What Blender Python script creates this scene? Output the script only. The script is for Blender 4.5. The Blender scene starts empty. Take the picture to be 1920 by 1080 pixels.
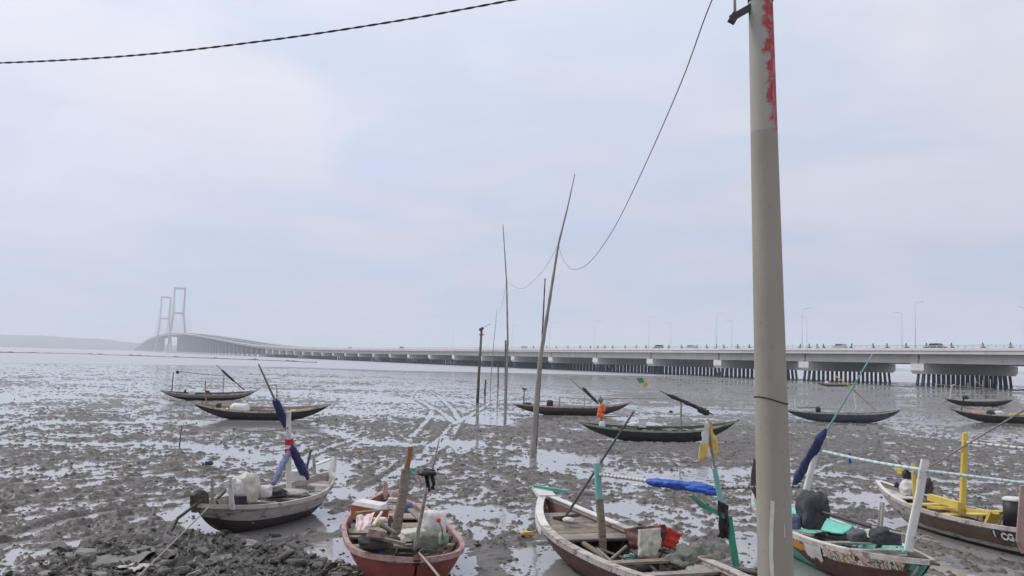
import bpy, bmesh, math, random
import numpy as np
from mathutils import Vector, Matrix, noise as mnoise

random.seed(7)
rng = np.random.default_rng(11)
sc = bpy.context.scene
COL = sc.collection

# ------------------------------------------------------------------ camera
FPX = 1800.0            # focal length in photograph pixels (1920 wide)
CAM_H = 3.5
PITCH = math.radians(4.31)
ROLL = math.radians(1.55)
_f = Vector((0, math.cos(PITCH), math.sin(PITCH)))
_r0 = Vector((1, 0, 0))
_u0 = Vector((0, -math.sin(PITCH), math.cos(PITCH)))
_r = _r0 * math.cos(ROLL) + _u0 * math.sin(ROLL)
_u = -_r0 * math.sin(ROLL) + _u0 * math.cos(ROLL)
CAM = Vector((0, 0, CAM_H))
cd = bpy.data.cameras.new('camera')
cam = bpy.data.objects.new('camera', cd)
COL.objects.link(cam)
cd.sensor_width = 36.0
cd.lens = FPX / 1920 * 36.0
cd.clip_start = 0.1
cd.clip_end = 30000
cam.matrix_world = Matrix(((_r.x, _u.x, -_f.x, CAM.x), (_r.y, _u.y, -_f.y, CAM.y), (_r.z, _u.z, -_f.z, CAM.z), (0, 0, 0, 1)))
sc.camera = cam

# ------------------------------------------------------------------ world
SUN_EL, SUN_AZ = math.radians(46), math.radians(288)   # azimuth clockwise from +Y
world = bpy.data.worlds.new('World')
sc.world = world
world.use_nodes = True
nt = world.node_tree
nt.nodes.clear()
N = nt.nodes.new
out = N('ShaderNodeOutputWorld')
sky = N('ShaderNodeTexSky')
sky.sky_type = 'NISHITA'
sky.sun_disc = False
sky.sun_elevation = SUN_EL
sky.sun_rotation = SUN_AZ
sky.dust_density = 3.0
bg1 = N('ShaderNodeBackground'); bg1.inputs[1].default_value = 0.1
nt.links.new(sky.outputs[0], bg1.inputs[0])
tc = N('ShaderNodeTexCoord')
sep = N('ShaderNodeSeparateXYZ'); nt.links.new(tc.outputs['Generated'], sep.inputs[0])
# project the direction on a cloud deck: (x, y) / (z + 0.12)
zp = N('ShaderNodeMath'); zp.operation = 'MAXIMUM'; nt.links.new(sep.outputs[2], zp.inputs[0]); zp.inputs[1].default_value = 0.0
za = N('ShaderNodeMath'); za.operation = 'ADD'; nt.links.new(zp.outputs[0], za.inputs[0]); za.inputs[1].default_value = 0.16
dv = N('ShaderNodeVectorMath'); dv.operation = 'DIVIDE'
cx = N('ShaderNodeCombineXYZ')
nt.links.new(za.outputs[0], cx.inputs[0]); nt.links.new(za.outputs[0], cx.inputs[1]); cx.inputs[2].default_value = 1
nt.links.new(tc.outputs['Generated'], dv.inputs[0]); nt.links.new(cx.outputs[0], dv.inputs[1])
n1 = N('ShaderNodeTexNoise'); n1.inputs['Scale'].default_value = 1.15; n1.inputs['Detail'].default_value = 6; n1.inputs['Roughness'].default_value = 0.5; n1.inputs['Distortion'].default_value = 0.5
nt.links.new(dv.outputs[0], n1.inputs['Vector'])
r1 = N('ShaderNodeValToRGB')
r1.color_ramp.elements[0].position = 0.38; r1.color_ramp.elements[1].position = 0.64
r1.color_ramp.elements[0].color = (0, 0, 0, 1); r1.color_ramp.elements[1].color = (1, 1, 1, 1)
r1.color_ramp.interpolation = 'EASE'
nt.links.new(n1.outputs[0], r1.inputs[0])
# gap colour by elevation
rg = N('ShaderNodeValToRGB')
e = rg.color_ramp.elements
e[0].position = 0.0; e[0].color = (0.475, 0.54, 0.70, 1)
e[1].position = 1.0; e[1].color = (0.72, 0.77, 0.88, 1)
k = e.new(0.14); k.color = (0.52, 0.58, 0.755, 1)
k = e.new(0.36); k.color = (0.65, 0.70, 0.825, 1)
nt.links.new(zp.outputs[0], rg.inputs[0])
rc = N('ShaderNodeValToRGB')
e = rc.color_ramp.elements
e[0].position = 0.0; e[0].color = (0.50, 0.54, 0.69, 1)
e[1].position = 1.0; e[1].color = (0.93, 0.92, 0.96, 1)
k = e.new(0.12); k.color = (0.60, 0.61, 0.725, 1)
k = e.new(0.36); k.color = (0.79, 0.78, 0.845, 1)
nt.links.new(zp.outputs[0], rc.inputs[0])
mxc = N('ShaderNodeMix'); mxc.data_type = 'RGBA'
nt.links.new(r1.outputs[0], mxc.inputs[0]); nt.links.new(rg.outputs[0], mxc.inputs[6]); nt.links.new(rc.outputs[0], mxc.inputs[7])
sdv = N('ShaderNodeVectorMath'); sdv.operation = 'DOT_PRODUCT'
nt.links.new(tc.outputs['Generated'], sdv.inputs[0])
sdv.inputs[1].default_value = (math.sin(SUN_AZ) * math.cos(SUN_EL), math.cos(SUN_AZ) * math.cos(SUN_EL), math.sin(SUN_EL))
n2w = N('ShaderNodeTexNoise'); n2w.inputs['Scale'].default_value = 2.6; n2w.inputs['Detail'].default_value = 7; n2w.inputs['Roughness'].default_value = 0.55; n2w.inputs['Distortion'].default_value = 0.8
nt.links.new(dv.outputs[0], n2w.inputs['Vector'])
g1 = N('ShaderNodeMapRange'); g1.inputs[1].default_value = 0.05; g1.inputs[2].default_value = 0.95; g1.inputs[3].default_value = 0.93; g1.inputs[4].default_value = 1.13
nt.links.new(sdv.outputs['Value'], g1.inputs[0])
g2 = N('ShaderNodeMapRange'); g2.inputs[1].default_value = 0.3; g2.inputs[2].default_value = 0.7; g2.inputs[3].default_value = 0.972; g2.inputs[4].default_value = 1.028
nt.links.new(n2w.outputs[0], g2.inputs[0])
gm = N('ShaderNodeMath'); gm.operation = 'MULTIPLY'; nt.links.new(g1.outputs[0], gm.inputs[0]); nt.links.new(g2.outputs[0], gm.inputs[1])
bg2 = N('ShaderNodeBackground')
nt.links.new(gm.outputs[0], bg2.inputs[1])
nt.links.new(mxc.outputs[2], bg2.inputs[0])
mxs = N('ShaderNodeMixShader'); mxs.inputs[0].default_value = 0.9
nt.links.new(bg1.outputs[0], mxs.inputs[1]); nt.links.new(bg2.outputs[0], mxs.inputs[2])
nt.links.new(mxs.outputs[0], out.inputs['Surface'])

sl = bpy.data.lights.new('sun', 'SUN')
sl.energy = 1.35
sl.angle = math.radians(12)
sl.color = (1.0, 0.96, 0.9)
sun = bpy.data.objects.new('sun', sl)
COL.objects.link(sun)
_sd = Vector((math.sin(SUN_AZ) * math.cos(SUN_EL), math.cos(SUN_AZ) * math.cos(SUN_EL), math.sin(SUN_EL)))
sun.rotation_euler = (-_sd).to_track_quat('-Z', 'Y').to_euler()
sun.location = (0, -20, 40)

sc.view_settings.view_transform = 'Standard'
sc.view_settings.look = 'None'
sc.view_settings.gamma = 1.0
sc.view_settings.exposure = 0.20
sc.view_settings.use_curve_mapping = False
sc.cycles.use_denoising = True
sc.cycles.max_bounces = 6
sc.cycles.diffuse_bounces = 2
sc.cycles.glossy_bounces = 3
sc.cycles.volume_bounces = 1
sc.cycles.caustics_reflective = False
sc.cycles.caustics_refractive = False


# ------------------------------------------------------------------ helpers
def ray(px, py):
    d = _f * FPX + _r * (px - 960) - _u * (py - 540)
    return d.normalized()


def at(px, py, z=0.0):
    d = ray(px, py)
    t = (z - CAM_H) / d.z
    return CAM + d * t


def av(px, py, Y):
    d = ray(px, py)
    return CAM + d * (Y / d.y)


ORG = {}


def tag(o, label, cat, group=None, kind=None):
    if label: o['label'] = label
    if cat: o['category'] = cat
    if group: o['group'] = group
    if kind: o['kind'] = kind
    return o


def thing(name, loc, label, cat, group=None, parent=None):
    o = bpy.data.objects.new(name, None)
    o.empty_display_size = 0.3
    COL.objects.link(o)
    if parent:
        o.parent = parent
        pl = ORG[parent.name]
        o.location = Vector(loc) - pl
    else:
        o.location = loc
    ORG[o.name] = Vector(loc)
    if label: tag(o, label, cat, group)
    return o


class MB:
    def __init__(s):
        s.v = []; s.f = []; s.m = []; s.s = []

    def add(s, vs, fs, mi=0, smooth=False):
        b = len(s.v)
        s.v.extend([tuple(x) for x in vs])
        for i, f in enumerate(fs):
            s.f.append(tuple(b + k for k in f))
            s.m.append(mi[i] if isinstance(mi, list) else mi)
            s.s.append(smooth)
        return s

    def box(s, c, size, R=None, mi=0, taper=1.0):
        hx, hy, hz = size[0] / 2, size[1] / 2, size[2] / 2
        vs = []
        for z, t in ((-hz, 1.0), (hz, taper)):
            for x, y in ((-hx, -hy), (hx, -hy), (hx, hy), (-hx, hy)):
                p = Vector((x * t, y * t, z))
                if R is not None: p = R @ p
                vs.append(p + Vector(c))
        s.add(vs, [(0, 3, 2, 1), (4, 5, 6, 7), (0, 1, 5, 4), (1, 2, 6, 5), (2, 3, 7, 6), (3, 0, 4, 7)], mi)
        return s

    def beam(s, p0, p1, w, h, up=Vector((0, 0, 1)), mi=0, taper=1.0):
        p0 = Vector(p0); p1 = Vector(p1)
        d = (p1 - p0).normalized()
        if abs(d.dot(up)) > 0.97: up = Vector((0.2, 1, 0)).normalized()
        a = d.cross(up).normalized(); b = a.cross(d).normalized()
        vs = []
        for p, t in ((p0, 1.0), (p1, taper)):
            for x, y in ((-1, -1), (1, -1), (1, 1), (-1, 1)):
                vs.append(p + a * (x * w / 2 * t) + b * (y * h / 2 * t))
        s.add(vs, [(0, 1, 2, 3), (7, 6, 5, 4), (0, 4, 5, 1), (1, 5, 6, 2), (2, 6, 7, 3), (3, 7, 4, 0)], mi)
        return s

    def tube(s, pts, rs, n=8, mi=0, smooth=True, mis=None):
        pts = [Vector(p) for p in pts]
        if not isinstance(rs, (list, tuple)): rs = [rs] * len(pts)
        vs = []; fs = []; ms = []
        up = None
        for i, p in enumerate(pts):
            d = (pts[min(i + 1, len(pts) - 1)] - pts[max(i - 1, 0)]).normalized()
            if up is None:
                up = Vector((0, 0, 1)) if abs(d.z) < 0.9 else Vector((1, 0, 0))
            a = d.cross(up)
            if a.length < 1e-4: a = d.cross(Vector((0.3, 1, 0.2)))
            a.normalize(); b = a.cross(d).normalized(); up = b
            for k in range(n):
                t = 2 * math.pi * k / n
                vs.append(p + a * (math.cos(t) * rs[i]) + b * (math.sin(t) * rs[i]))
        for i in range(len(pts) - 1):
            for k in range(n):
                k2 = (k + 1) % n
                fs.append((i * n + k, i * n + k2, (i + 1) * n + k2, (i + 1) * n + k))
                ms.append(mis[i] if mis else mi)
        fs.append(tuple(range(n))[::-1]); ms.append(mi)
        fs.append(tuple((len(pts) - 1) * n + k for k in range(n))); ms.append(mi)
        s.add(vs, fs, ms, smooth)
        return s

    def build(s, name, mats, parent=None, loc=None):
        me = bpy.data.meshes.new(name)
        o3 = ORG[parent.name] if parent is not None else Vector(loc if loc is not None else (0, 0, 0))
        vs = [(x - o3.x, y - o3.y, z - o3.z) for x, y, z in s.v]
        me.from_pydata(vs, [], s.f)
        if not isinstance(mats, (list, tuple)): mats = [mats]
        for m in mats: me.materials.append(m)
        me.polygons.foreach_set('material_index', s.m)
        me.polygons.foreach_set('use_smooth', s.s)
        me.update()
        o = bpy.data.objects.new(name, me)
        COL.objects.link(o)
        if parent is not None:
            o.parent = parent
            ORG[o.name] = o3
        else:
            o.location = o3
            ORG[o.name] = o3
        return o


def mat(name, c1, c2=None, c3=None, scale=3.0, rough=0.7, bump=0.0, bscale=25.0, lo=0.35, hi=0.65, wear=None, wlo=0.55, whi=0.62, wscale=4.0, stretch=(1, 1, 1), metallic=0.0, spec=0.4, rvar=0.0):
    m = bpy.data.materials.new(name)
    m.use_nodes = True
    t = m.node_tree
    b = t.nodes['Principled BSDF']
    b.inputs['Roughness'].default_value = rough
    b.inputs['Metallic'].default_value = metallic
    b.inputs['Specular IOR Level'].default_value = spec
    co = t.nodes.new('ShaderNodeTexCoord')
    mp = t.nodes.new('ShaderNodeMapping'); mp.inputs['Scale'].default_value = stretch
    t.links.new(co.outputs['Object'], mp.inputs[0])
    if c2 is None: c2 = tuple(x * 0.72 for x in c1)
    nz = t.nodes.new('ShaderNodeTexNoise'); nz.inputs['Scale'].default_value = scale; nz.inputs['Detail'].default_value = 6; nz.inputs['Roughness'].default_value = 0.62
    t.links.new(mp.outputs[0], nz.inputs['Vector'])
    rp = t.nodes.new('ShaderNodeValToRGB')
    rp.color_ramp.elements[0].position = lo; rp.color_ramp.elements[0].color = (*c1, 1)
    rp.color_ramp.elements[1].position = hi; rp.color_ramp.elements[1].color = (*c2, 1)
    if c3 is not None:
        k = rp.color_ramp.elements.new((lo + hi) / 2 + 0.12); k.color = (*c3, 1)
    t.links.new(nz.outputs[0], rp.inputs[0])
    last = rp.outputs[0]
    if wear is not None:
        nw = t.nodes.new('ShaderNodeTexNoise'); nw.inputs['Scale'].default_value = wscale; nw.inputs['Detail'].default_value = 8; nw.inputs['Roughness'].default_value = 0.7
        t.links.new(mp.outputs[0], nw.inputs['Vector'])
        rw = t.nodes.new('ShaderNodeValToRGB'); rw.color_ramp.elements[0].position = wlo; rw.color_ramp.elements[1].position = whi
        t.links.new(nw.outputs[0], rw.inputs[0])
        mx = t.nodes.new('ShaderNodeMix'); mx.data_type = 'RGBA'
        t.links.new(rw.outputs[0], mx.inputs[0]); t.links.new(last, mx.inputs[6]); mx.inputs[7].default_value = (*wear, 1)
        last = mx.outputs[2]
    t.links.new(last, b.inputs['Base Color'])
    if rvar > 0:
        mr = t.nodes.new('ShaderNodeMapRange'); mr.inputs[1].default_value = 0.3; mr.inputs[2].default_value = 0.7
        mr.inputs[3].default_value = max(0.03, rough - rvar); mr.inputs[4].default_value = rough + rvar
        t.links.new(nz.outputs[0], mr.inputs[0]); t.links.new(mr.outputs[0], b.inputs['Roughness'])
    if bump > 0:
        nb = t.nodes.new('ShaderNodeTexNoise'); nb.inputs['Scale'].default_value = bscale; nb.inputs['Detail'].default_value = 5
        t.links.new(mp.outputs[0], nb.inputs['Vector'])
        bp = t.nodes.new('ShaderNodeBump'); bp.inputs['Strength'].default_value = bump; bp.inputs['Distance'].default_value = 0.03
        t.links.new(nb.outputs[0], bp.inputs['Height']); t.links.new(bp.outputs[0], b.inputs['Normal'])
    return m


# ------------------------------------------------------------------ materials
M = {}
M['mud'] = mat('wet_mud', (0.058, 0.050, 0.042), (0.118, 0.104, 0.090), scale=1.3, rough=0.40, bump=0.8, bscale=9.0, rvar=0.16, wear=(0.024, 0.021, 0.018), wlo=0.54, whi=0.66, wscale=3.2, spec=0.45)
M['bank'] = mat('rubble_mud', (0.045, 0.041, 0.036), (0.10, 0.093, 0.081), scale=3.0, rough=0.45, bump=0.9, bscale=14.0, wear=(0.06, 0.056, 0.05), wlo=0.56, whi=0.68)
M['stone1'] = mat('mud_coated_stone', (0.068, 0.063, 0.055), (0.16, 0.15, 0.133), scale=6, rough=0.45, bump=0.6)
M['stone2'] = mat('dark_stone', (0.04, 0.038, 0.034), (0.085, 0.08, 0.073), scale=6, rough=0.42, bump=0.6)
M['stone3'] = mat('pale_stone', (0.33, 0.315, 0.285), (0.21, 0.20, 0.175), scale=6, rough=0.8, bump=0.6)
M['pier_shaded'] = mat('shaded_pier_concrete', (0.30, 0.31, 0.33), (0.25, 0.26, 0.28), scale=0.1, rough=0.9)  # tall piers: shade and distance painted in as a darker blue-grey concrete
M['concrete'] = mat('bridge_concrete', (0.62, 0.60, 0.58), (0.53, 0.51, 0.50), scale=0.25, rough=0.85, wear=(0.36, 0.35, 0.33), wlo=0.6, whi=0.8, wscale=0.5, stretch=(1, 1, 0.3))
M['cap'] = mat('pile_cap_concrete', (0.74, 0.73, 0.72), (0.64, 0.63, 0.62), scale=0.4, rough=0.85)
M['pile'] = mat('steel_pile', (0.045, 0.065, 0.135), (0.03, 0.042, 0.085), scale=0.8, rough=0.7)
M['asphalt'] = mat('asphalt', (0.06, 0.06, 0.06), scale=1.0, rough=0.9)
M['rail'] = mat('rail_steel', (0.6, 0.6, 0.63), scale=1.0, rough=0.6)
M['tower'] = mat('tower_concrete', (0.50, 0.48, 0.50), (0.43, 0.41, 0.43), scale=0.06, rough=0.85)
M['hill'] = mat('forest_hill', (0.06, 0.085, 0.06), (0.09, 0.11, 0.075), scale=0.01, rough=0.95)
M['spit'] = mat('spit_mud', (0.10, 0.095, 0.09), (0.07, 0.066, 0.062), scale=0.2, rough=0.8)
WOOD = (0.16, 0.125, 0.095)
M['wood'] = mat('weathered_wood', (0.30, 0.25, 0.20), (0.19, 0.155, 0.12), scale=7, rough=0.8, bump=0.4, stretch=(1, 1, 4), wear=(0.11, 0.09, 0.07), wlo=0.56, whi=0.7)
M['wood2'] = mat('grey_wood', (0.34, 0.31, 0.275), (0.22, 0.20, 0.175), scale=6, rough=0.85, bump=0.4, wear=(0.12, 0.105, 0.09), wlo=0.56, whi=0.72)
M['darkwood'] = mat('dark_wood', (0.055, 0.044, 0.037), (0.09, 0.075, 0.063), scale=5, rough=0.75, bump=0.4)
M['tar'] = mat('tarred_hull', (0.028, 0.025, 0.025), (0.06, 0.053, 0.05), scale=2.5, rough=0.6, bump=0.3, wear=(0.13, 0.12, 0.11), wlo=0.62, whi=0.74, wscale=3, rvar=0.1)
M['white'] = mat('worn_white_paint', (0.72, 0.70, 0.67), (0.60, 0.58, 0.55), scale=5, rough=0.6, bump=0.15, wear=(0.27, 0.235, 0.20), wlo=0.60, whi=0.68, wscale=5)
M['greywhite'] = mat('stained_white_paint', (0.50, 0.475, 0.445), (0.36, 0.335, 0.305), scale=3, rough=0.7, bump=0.3, wear=(0.11, 0.095, 0.085), wlo=0.54, whi=0.62, wscale=3.5, stretch=(0.6, 0.6, 2))
M['pink'] = mat('faded_pink_paint', (0.42, 0.12, 0.10), (0.30, 0.08, 0.07), scale=2.2, rough=0.55, bump=0.2, wear=(0.19, 0.09, 0.085), wlo=0.60, whi=0.70, wscale=3)
M['pinkpale'] = mat('pale_pink_paint', (0.48, 0.32, 0.29), (0.36, 0.225, 0.20), scale=4, rough=0.65, bump=0.2, wear=(0.22, 0.16, 0.14), wlo=0.54, whi=0.62, wscale=6)
M['maroon'] = mat('maroon_paint', (0.13, 0.05, 0.042), (0.085, 0.035, 0.03), scale=3, rough=0.6, bump=0.2, wear=(0.20, 0.13, 0.11), wlo=0.6, whi=0.7)
M['seagreen'] = mat('sea_green_paint', (0.12, 0.47, 0.35), (0.08, 0.35, 0.26), scale=3, rough=0.55, wear=(0.17, 0.16, 0.13), wlo=0.64, whi=0.72)
M['mint'] = mat('mint_paint', (0.20, 0.62, 0.50), (0.15, 0.50, 0.40), scale=3, rough=0.5)
M['green'] = mat('green_paint', (0.05, 0.30, 0.19), (0.035, 0.22, 0.14), scale=4, rough=0.55, wear=(0.2, 0.17, 0.13), wlo=0.64, whi=0.72)
M['palegreen'] = mat('pale_green_paint', (0.27, 0.36, 0.27), (0.17, 0.22, 0.17), scale=4, rough=0.6, wear=(0.16, 0.14, 0.12), wlo=0.56, whi=0.66)
M['darkgreen'] = mat('dark_green_hull', (0.038, 0.056, 0.046), (0.024, 0.034, 0.03), scale=2, rough=0.6, wear=(0.12, 0.12, 0.11), wlo=0.62, whi=0.72)
M['slate'] = mat('slate_hull', (0.10, 0.12, 0.135), (0.06, 0.072, 0.08), scale=2, rough=0.6, wear=(0.16, 0.165, 0.165), wlo=0.6, whi=0.72)
M['yellow'] = mat('yellow_paint', (0.74, 0.57, 0.13), (0.62, 0.46, 0.09), scale=4, rough=0.55, wear=(0.3, 0.24, 0.13), wlo=0.63, whi=0.70)
M['orange'] = mat('orange_paint', (0.62, 0.27, 0.035), (0.5, 0.2, 0.03), scale=4, rough=0.6)
M['boxorange'] = mat('rusty_orange', (0.48, 0.15, 0.05), (0.36, 0.10, 0.035), scale=5, rough=0.6)
M['rustwood'] = mat('rust_brown_wood', (0.30, 0.16, 0.075), (0.21, 0.11, 0.055), scale=5, rough=0.75, bump=0.2)
M['rimgrey'] = mat('worn_rim_paint', (0.54, 0.49, 0.46), (0.36, 0.31, 0.285), scale=4, rough=0.7, bump=0.3, wear=(0.19, 0.14, 0.12), wlo=0.53, whi=0.60, wscale=5)
M['brown'] = mat('brown_hull', (0.13, 0.085, 0.065), (0.085, 0.055, 0.042), scale=2.5, rough=0.65, bump=0.3, wear=(0.25, 0.22, 0.19), wlo=0.6, whi=0.68)
M['navy'] = mat('navy_cloth', (0.03, 0.033, 0.10), (0.048, 0.055, 0.17), scale=9, rough=0.85, bump=0.5, bscale=18)
M['bluecloth'] = mat('blue_grey_cloth', (0.12, 0.14, 0.26), (0.20, 0.22, 0.34), scale=9, rough=0.85, bump=0.5)
M['blue'] = mat('blue_tarp', (0.035, 0.13, 0.55), (0.02, 0.07, 0.34), scale=8, rough=0.45, bump=0.6, bscale=14)
M['black'] = mat('black_plastic', (0.022, 0.022, 0.024), (0.035, 0.035, 0.038), scale=6, rough=0.5, bump=0.3)
M['darkcloth'] = mat('charcoal_cloth', (0.045, 0.045, 0.05), (0.075, 0.075, 0.083), scale=7, rough=0.85, bump=0.6, bscale=16)
M['cream'] = mat('cream_tarp', (0.60, 0.575, 0.49), (0.47, 0.445, 0.37), scale=5, rough=0.75, bump=0.5, bscale=12)
M['whitecloth'] = mat('white_cloth', (0.75, 0.72, 0.70), (0.60, 0.575, 0.56), scale=6, rough=0.8, bump=0.5, bscale=14)
M['pinkcloth'] = mat('pale_pink_cloth', (0.72, 0.58, 0.56), (0.6, 0.46, 0.45), scale=6, rough=0.8, bump=0.5)
M['red'] = mat('red_cloth', (0.62, 0.055, 0.035), (0.5, 0.04, 0.03), scale=6, rough=0.7, bump=0.4)
M['redband'] = mat('red_tape', (0.55, 0.03, 0.05), scale=6, rough=0.6)
M['lightblue'] = mat('turquoise_rope', (0.28, 0.66, 0.66), (0.2, 0.52, 0.53), scale=8, rough=0.6)
M['teal'] = mat('teal_pole', (0.16, 0.42, 0.40), (0.22, 0.48, 0.45), scale=5, rough=0.6)
M['bamboo'] = mat('grey_bamboo', (0.32, 0.29, 0.26), (0.22, 0.20, 0.18), scale=4, rough=0.75, bump=0.2, stretch=(1, 1, 0.5))
M['darkbamboo'] = mat('dark_pole', (0.085, 0.08, 0.075), (0.13, 0.12, 0.11), scale=4, rough=0.8)
M['rope'] = mat('old_rope', (0.36, 0.33, 0.29), (0.26, 0.235, 0.205), scale=20, rough=0.9)
M['darkrope'] = mat('dark_rope', (0.09, 0.085, 0.08), scale=20, rough=0.9)
M['net'] = mat('grey_green_net', (0.14, 0.16, 0.135), (0.21, 0.22, 0.19), scale=12, rough=0.9, bump=1.0, bscale=30)
M['tarp_mud'] = mat('muddy_tarpaulin', (0.12, 0.115, 0.105), (0.20, 0.195, 0.18), scale=4, rough=0.6, bump=0.5)
M['cable'] = mat('black_cable', (0.028, 0.028, 0.032), scale=10, rough=0.6)
M['metal'] = mat('dark_iron', (0.06, 0.06, 0.065), (0.09, 0.08, 0.075), scale=8, rough=0.55, metallic=0.4)
M['engine'] = mat('engine_iron', (0.10, 0.10, 0.10), (0.16, 0.12, 0.09), scale=9, rough=0.6, metallic=0.3)
M['orangefloat'] = mat('orange_float', (0.85, 0.17, 0.05), (0.75, 0.13, 0.04), scale=5, rough=0.5)
M['yellowflag'] = mat('yellow_cloth', (0.72, 0.50, 0.14), (0.62, 0.41, 0.10), scale=5, rough=0.8)
M['flaggreen'] = mat('green_cloth', (0.04, 0.33, 0.18), scale=5, rough=0.8)
M['carbody'] = mat('car_paint', (0.055, 0.055, 0.065), scale=1, rough=0.35)
M['carwhite'] = mat('silver_car_paint', (0.5, 0.5, 0.52), scale=1, rough=0.35)
M['glass'] = mat('car_glass', (0.02, 0.025, 0.03), scale=1, rough=0.1)
M['tyre'] = mat('tyre_rubber', (0.02, 0.02, 0.02), scale=3, rough=0.9)
M['skin'] = mat('rider_clothes', (0.07, 0.075, 0.10), (0.10, 0.08, 0.09), scale=3, rough=0.9)
M['helmet'] = mat('helmet', (0.10, 0.10, 0.11), scale=3, rough=0.4)


def chipped_material():
    m = mat('chipped_paint', (0.1, 0.07, 0.06), scale=2.6, rough=0.65, bump=0.3)
    r = [n for n in m.node_tree.nodes if n.type == 'VALTORGB'][0].color_ramp
    r.interpolation = 'CONSTANT'
    r.elements[0].position = 0.0; r.elements[0].color = (0.10, 0.055, 0.045, 1)
    r.elements[1].position = 0.41; r.elements[1].color = (0.62, 0.58, 0.55, 1)
    for p, c in ((0.47, (0.16, 0.13, 0.11, 1)), (0.50, (0.50, 0.25, 0.07, 1)), (0.525, (0.55, 0.47, 0.42, 1)), (0.58, (0.12, 0.08, 0.065, 1)), (0.62, (0.45, 0.42, 0.39, 1))):
        k = r.elements.new(p); k.color = c
    return m


M['chipped'] = chipped_material()


def water_material():
    m = bpy.data.materials.new('tidal_water')
    m.use_nodes = True
    t = m.node_tree
    b = t.nodes['Principled BSDF']
    b.inputs['Base Color'].default_value = (0.30, 0.29, 0.285, 1)
    b.inputs['Roughness'].default_value = 0.07
    b.inputs['IOR'].default_value = 1.85
    b.inputs['Specular IOR Level'].default_value = 0.5
    co = t.nodes.new('ShaderNodeTexCoord')
    nb = t.nodes.new('ShaderNodeTexNoise'); nb.inputs['Scale'].default_value = 1.1; nb.inputs['Detail'].default_value = 4
    t.links.new(co.outputs['Object'], nb.inputs['Vector'])
    bp = t.nodes.new('ShaderNodeBump'); bp.inputs['Strength'].default_value = 0.35; bp.inputs['Distance'].default_value = 0.05
    t.links.new(nb.outputs[0], bp.inputs['Height']); t.links.new(bp.outputs[0], b.inputs['Normal'])
    return m


M['water'] = water_material()


# ------------------------------------------------------------------ noise for the terrain
_perm = rng.permutation(4096)
_grad = rng.random(4096) * 2 * math.pi


def perlin(x, y):
    xi = np.floor(x).astype(np.int64); yi = np.floor(y).astype(np.int64)
    xf = x - xi; yf = y - yi
    u = xf * xf * xf * (xf * (xf * 6 - 15) + 10); v = yf * yf * yf * (yf * (yf * 6 - 15) + 10)

    def g(ix, iy, dx, dy):
        h = _perm[(_perm[ix & 4095] + iy) & 4095]
        a = _grad[h]
        return np.cos(a) * dx + np.sin(a) * dy
    n00 = g(xi, yi, xf, yf); n10 = g(xi + 1, yi, xf - 1, yf)
    n01 = g(xi, yi + 1, xf, yf - 1); n11 = g(xi + 1, yi + 1, xf - 1, yf - 1)
    return (n00 * (1 - u) + n10 * u) * (1 - v) + (n01 * (1 - u) + n11 * u) * v


def fbm(x, y, s, oct=4, gain=0.5):
    a = 1.0; t = 0.0; f = 1.0 / s
    for i in range(oct):
        t = t + a * perlin(x * f + 17.3 * i, y * f - 9.1 * i)
        a *= gain; f *= 2.07
    return t


def sstep(a, b, x):
    t = np.clip((x - a) / (b - a), 0, 1)
    return t * t * (3 - 2 * t)


# edge of the mudflat seen along the bearing (pixel column -> distance)
_edge_px = [(-400, 683), (0, 682), (300, 685), (560, 689), (760, 696), (1000, 701), (1180, 705), (1300, 706.5), (1480, 711), (1920, 724), (2400, 738)]
_eb = []
for a_, b_ in _edge_px:
    p_ = at(a_, b_)
    _eb.append((math.atan2(p_.x, p_.y), math.hypot(p_.x, p_.y)))
_ea = np.array([q[0] for q in _eb]); _ed = np.array([q[1] for q in _eb])
# landward rubble bank edge
_bank_px = [(-300, 13.0), (60, 15.3), (160, 16.9), (250, 18.2), (400, 19.2), (520, 18.6), (620, 17.2), (760, 16.8), (900, 15.8), (1010, 14.4), (1300, 12.0), (1900, 11.0)]
_ba = np.array([math.atan((q[0] - 960) / FPX) for q in _bank_px]); _bd = np.array([q[1] for q in _bank_px])


def bank_mask(x, y):
    th = np.arctan2(x, y)
    edge = np.interp(th, _ba, _bd)
    edge = edge + 0.9 * fbm(x, y, 1.6, 3)
    return edge - y


# wheel tracks and drag marks in the mud, as polylines on the ground
def _track(pixels):
    return [at(a, b) for a, b in pixels]


_tracks = [(_track([(610, 1000), (700, 915), (770, 870), (830, 820), (850, 790), (832, 775), (790, 752), (740, 738)]), 0.15),
           (_track([(655, 985), (735, 905), (800, 862), (848, 815), (862, 790), (850, 768), (822, 742), (800, 730)]), 0.13),
           (_track([(850, 795), (893, 772), (918, 755), (940, 748)]), 0.13),
           (_track([(770, 820), (800, 790), (812, 768), (780, 748)]), 0.12),
           (_track([(60, 930), (180, 905), (300, 890), (380, 880)]), 0.20),
           (_track([(120, 980), (260, 950), (360, 935)]), 0.22), (_track([(20, 1010), (140, 975), (250, 955)]), 0.16),
           (_track([(560, 860), (640, 830), (700, 815)]), 0.14), (_track([(1480, 900), (1560, 870), (1640, 850), (1760, 845)]), 0.14)]


def track_depth(x, y):
    h = np.zeros_like(x)
    for pts, w in _tracks:
        dmin = np.full_like(x, 1e9)
        for a, b in zip(pts[:-1], pts[1:]):
            dx, dy = b.x - a.x, b.y - a.y
            L2 = dx * dx + dy * dy
            t = np.clip(((x - a.x) * dx + (y - a.y) * dy) / L2, 0, 1)
            dmin = np.minimum(dmin, np.hypot(x - a.x - t * dx, y - a.y - t * dy))
        h -= 0.075 * np.exp(-(dmin / w) ** 2)
        h += 0.045 * np.exp(-((dmin - 2.0 * w) / (0.7 * w)) ** 2)
    return h


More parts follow.
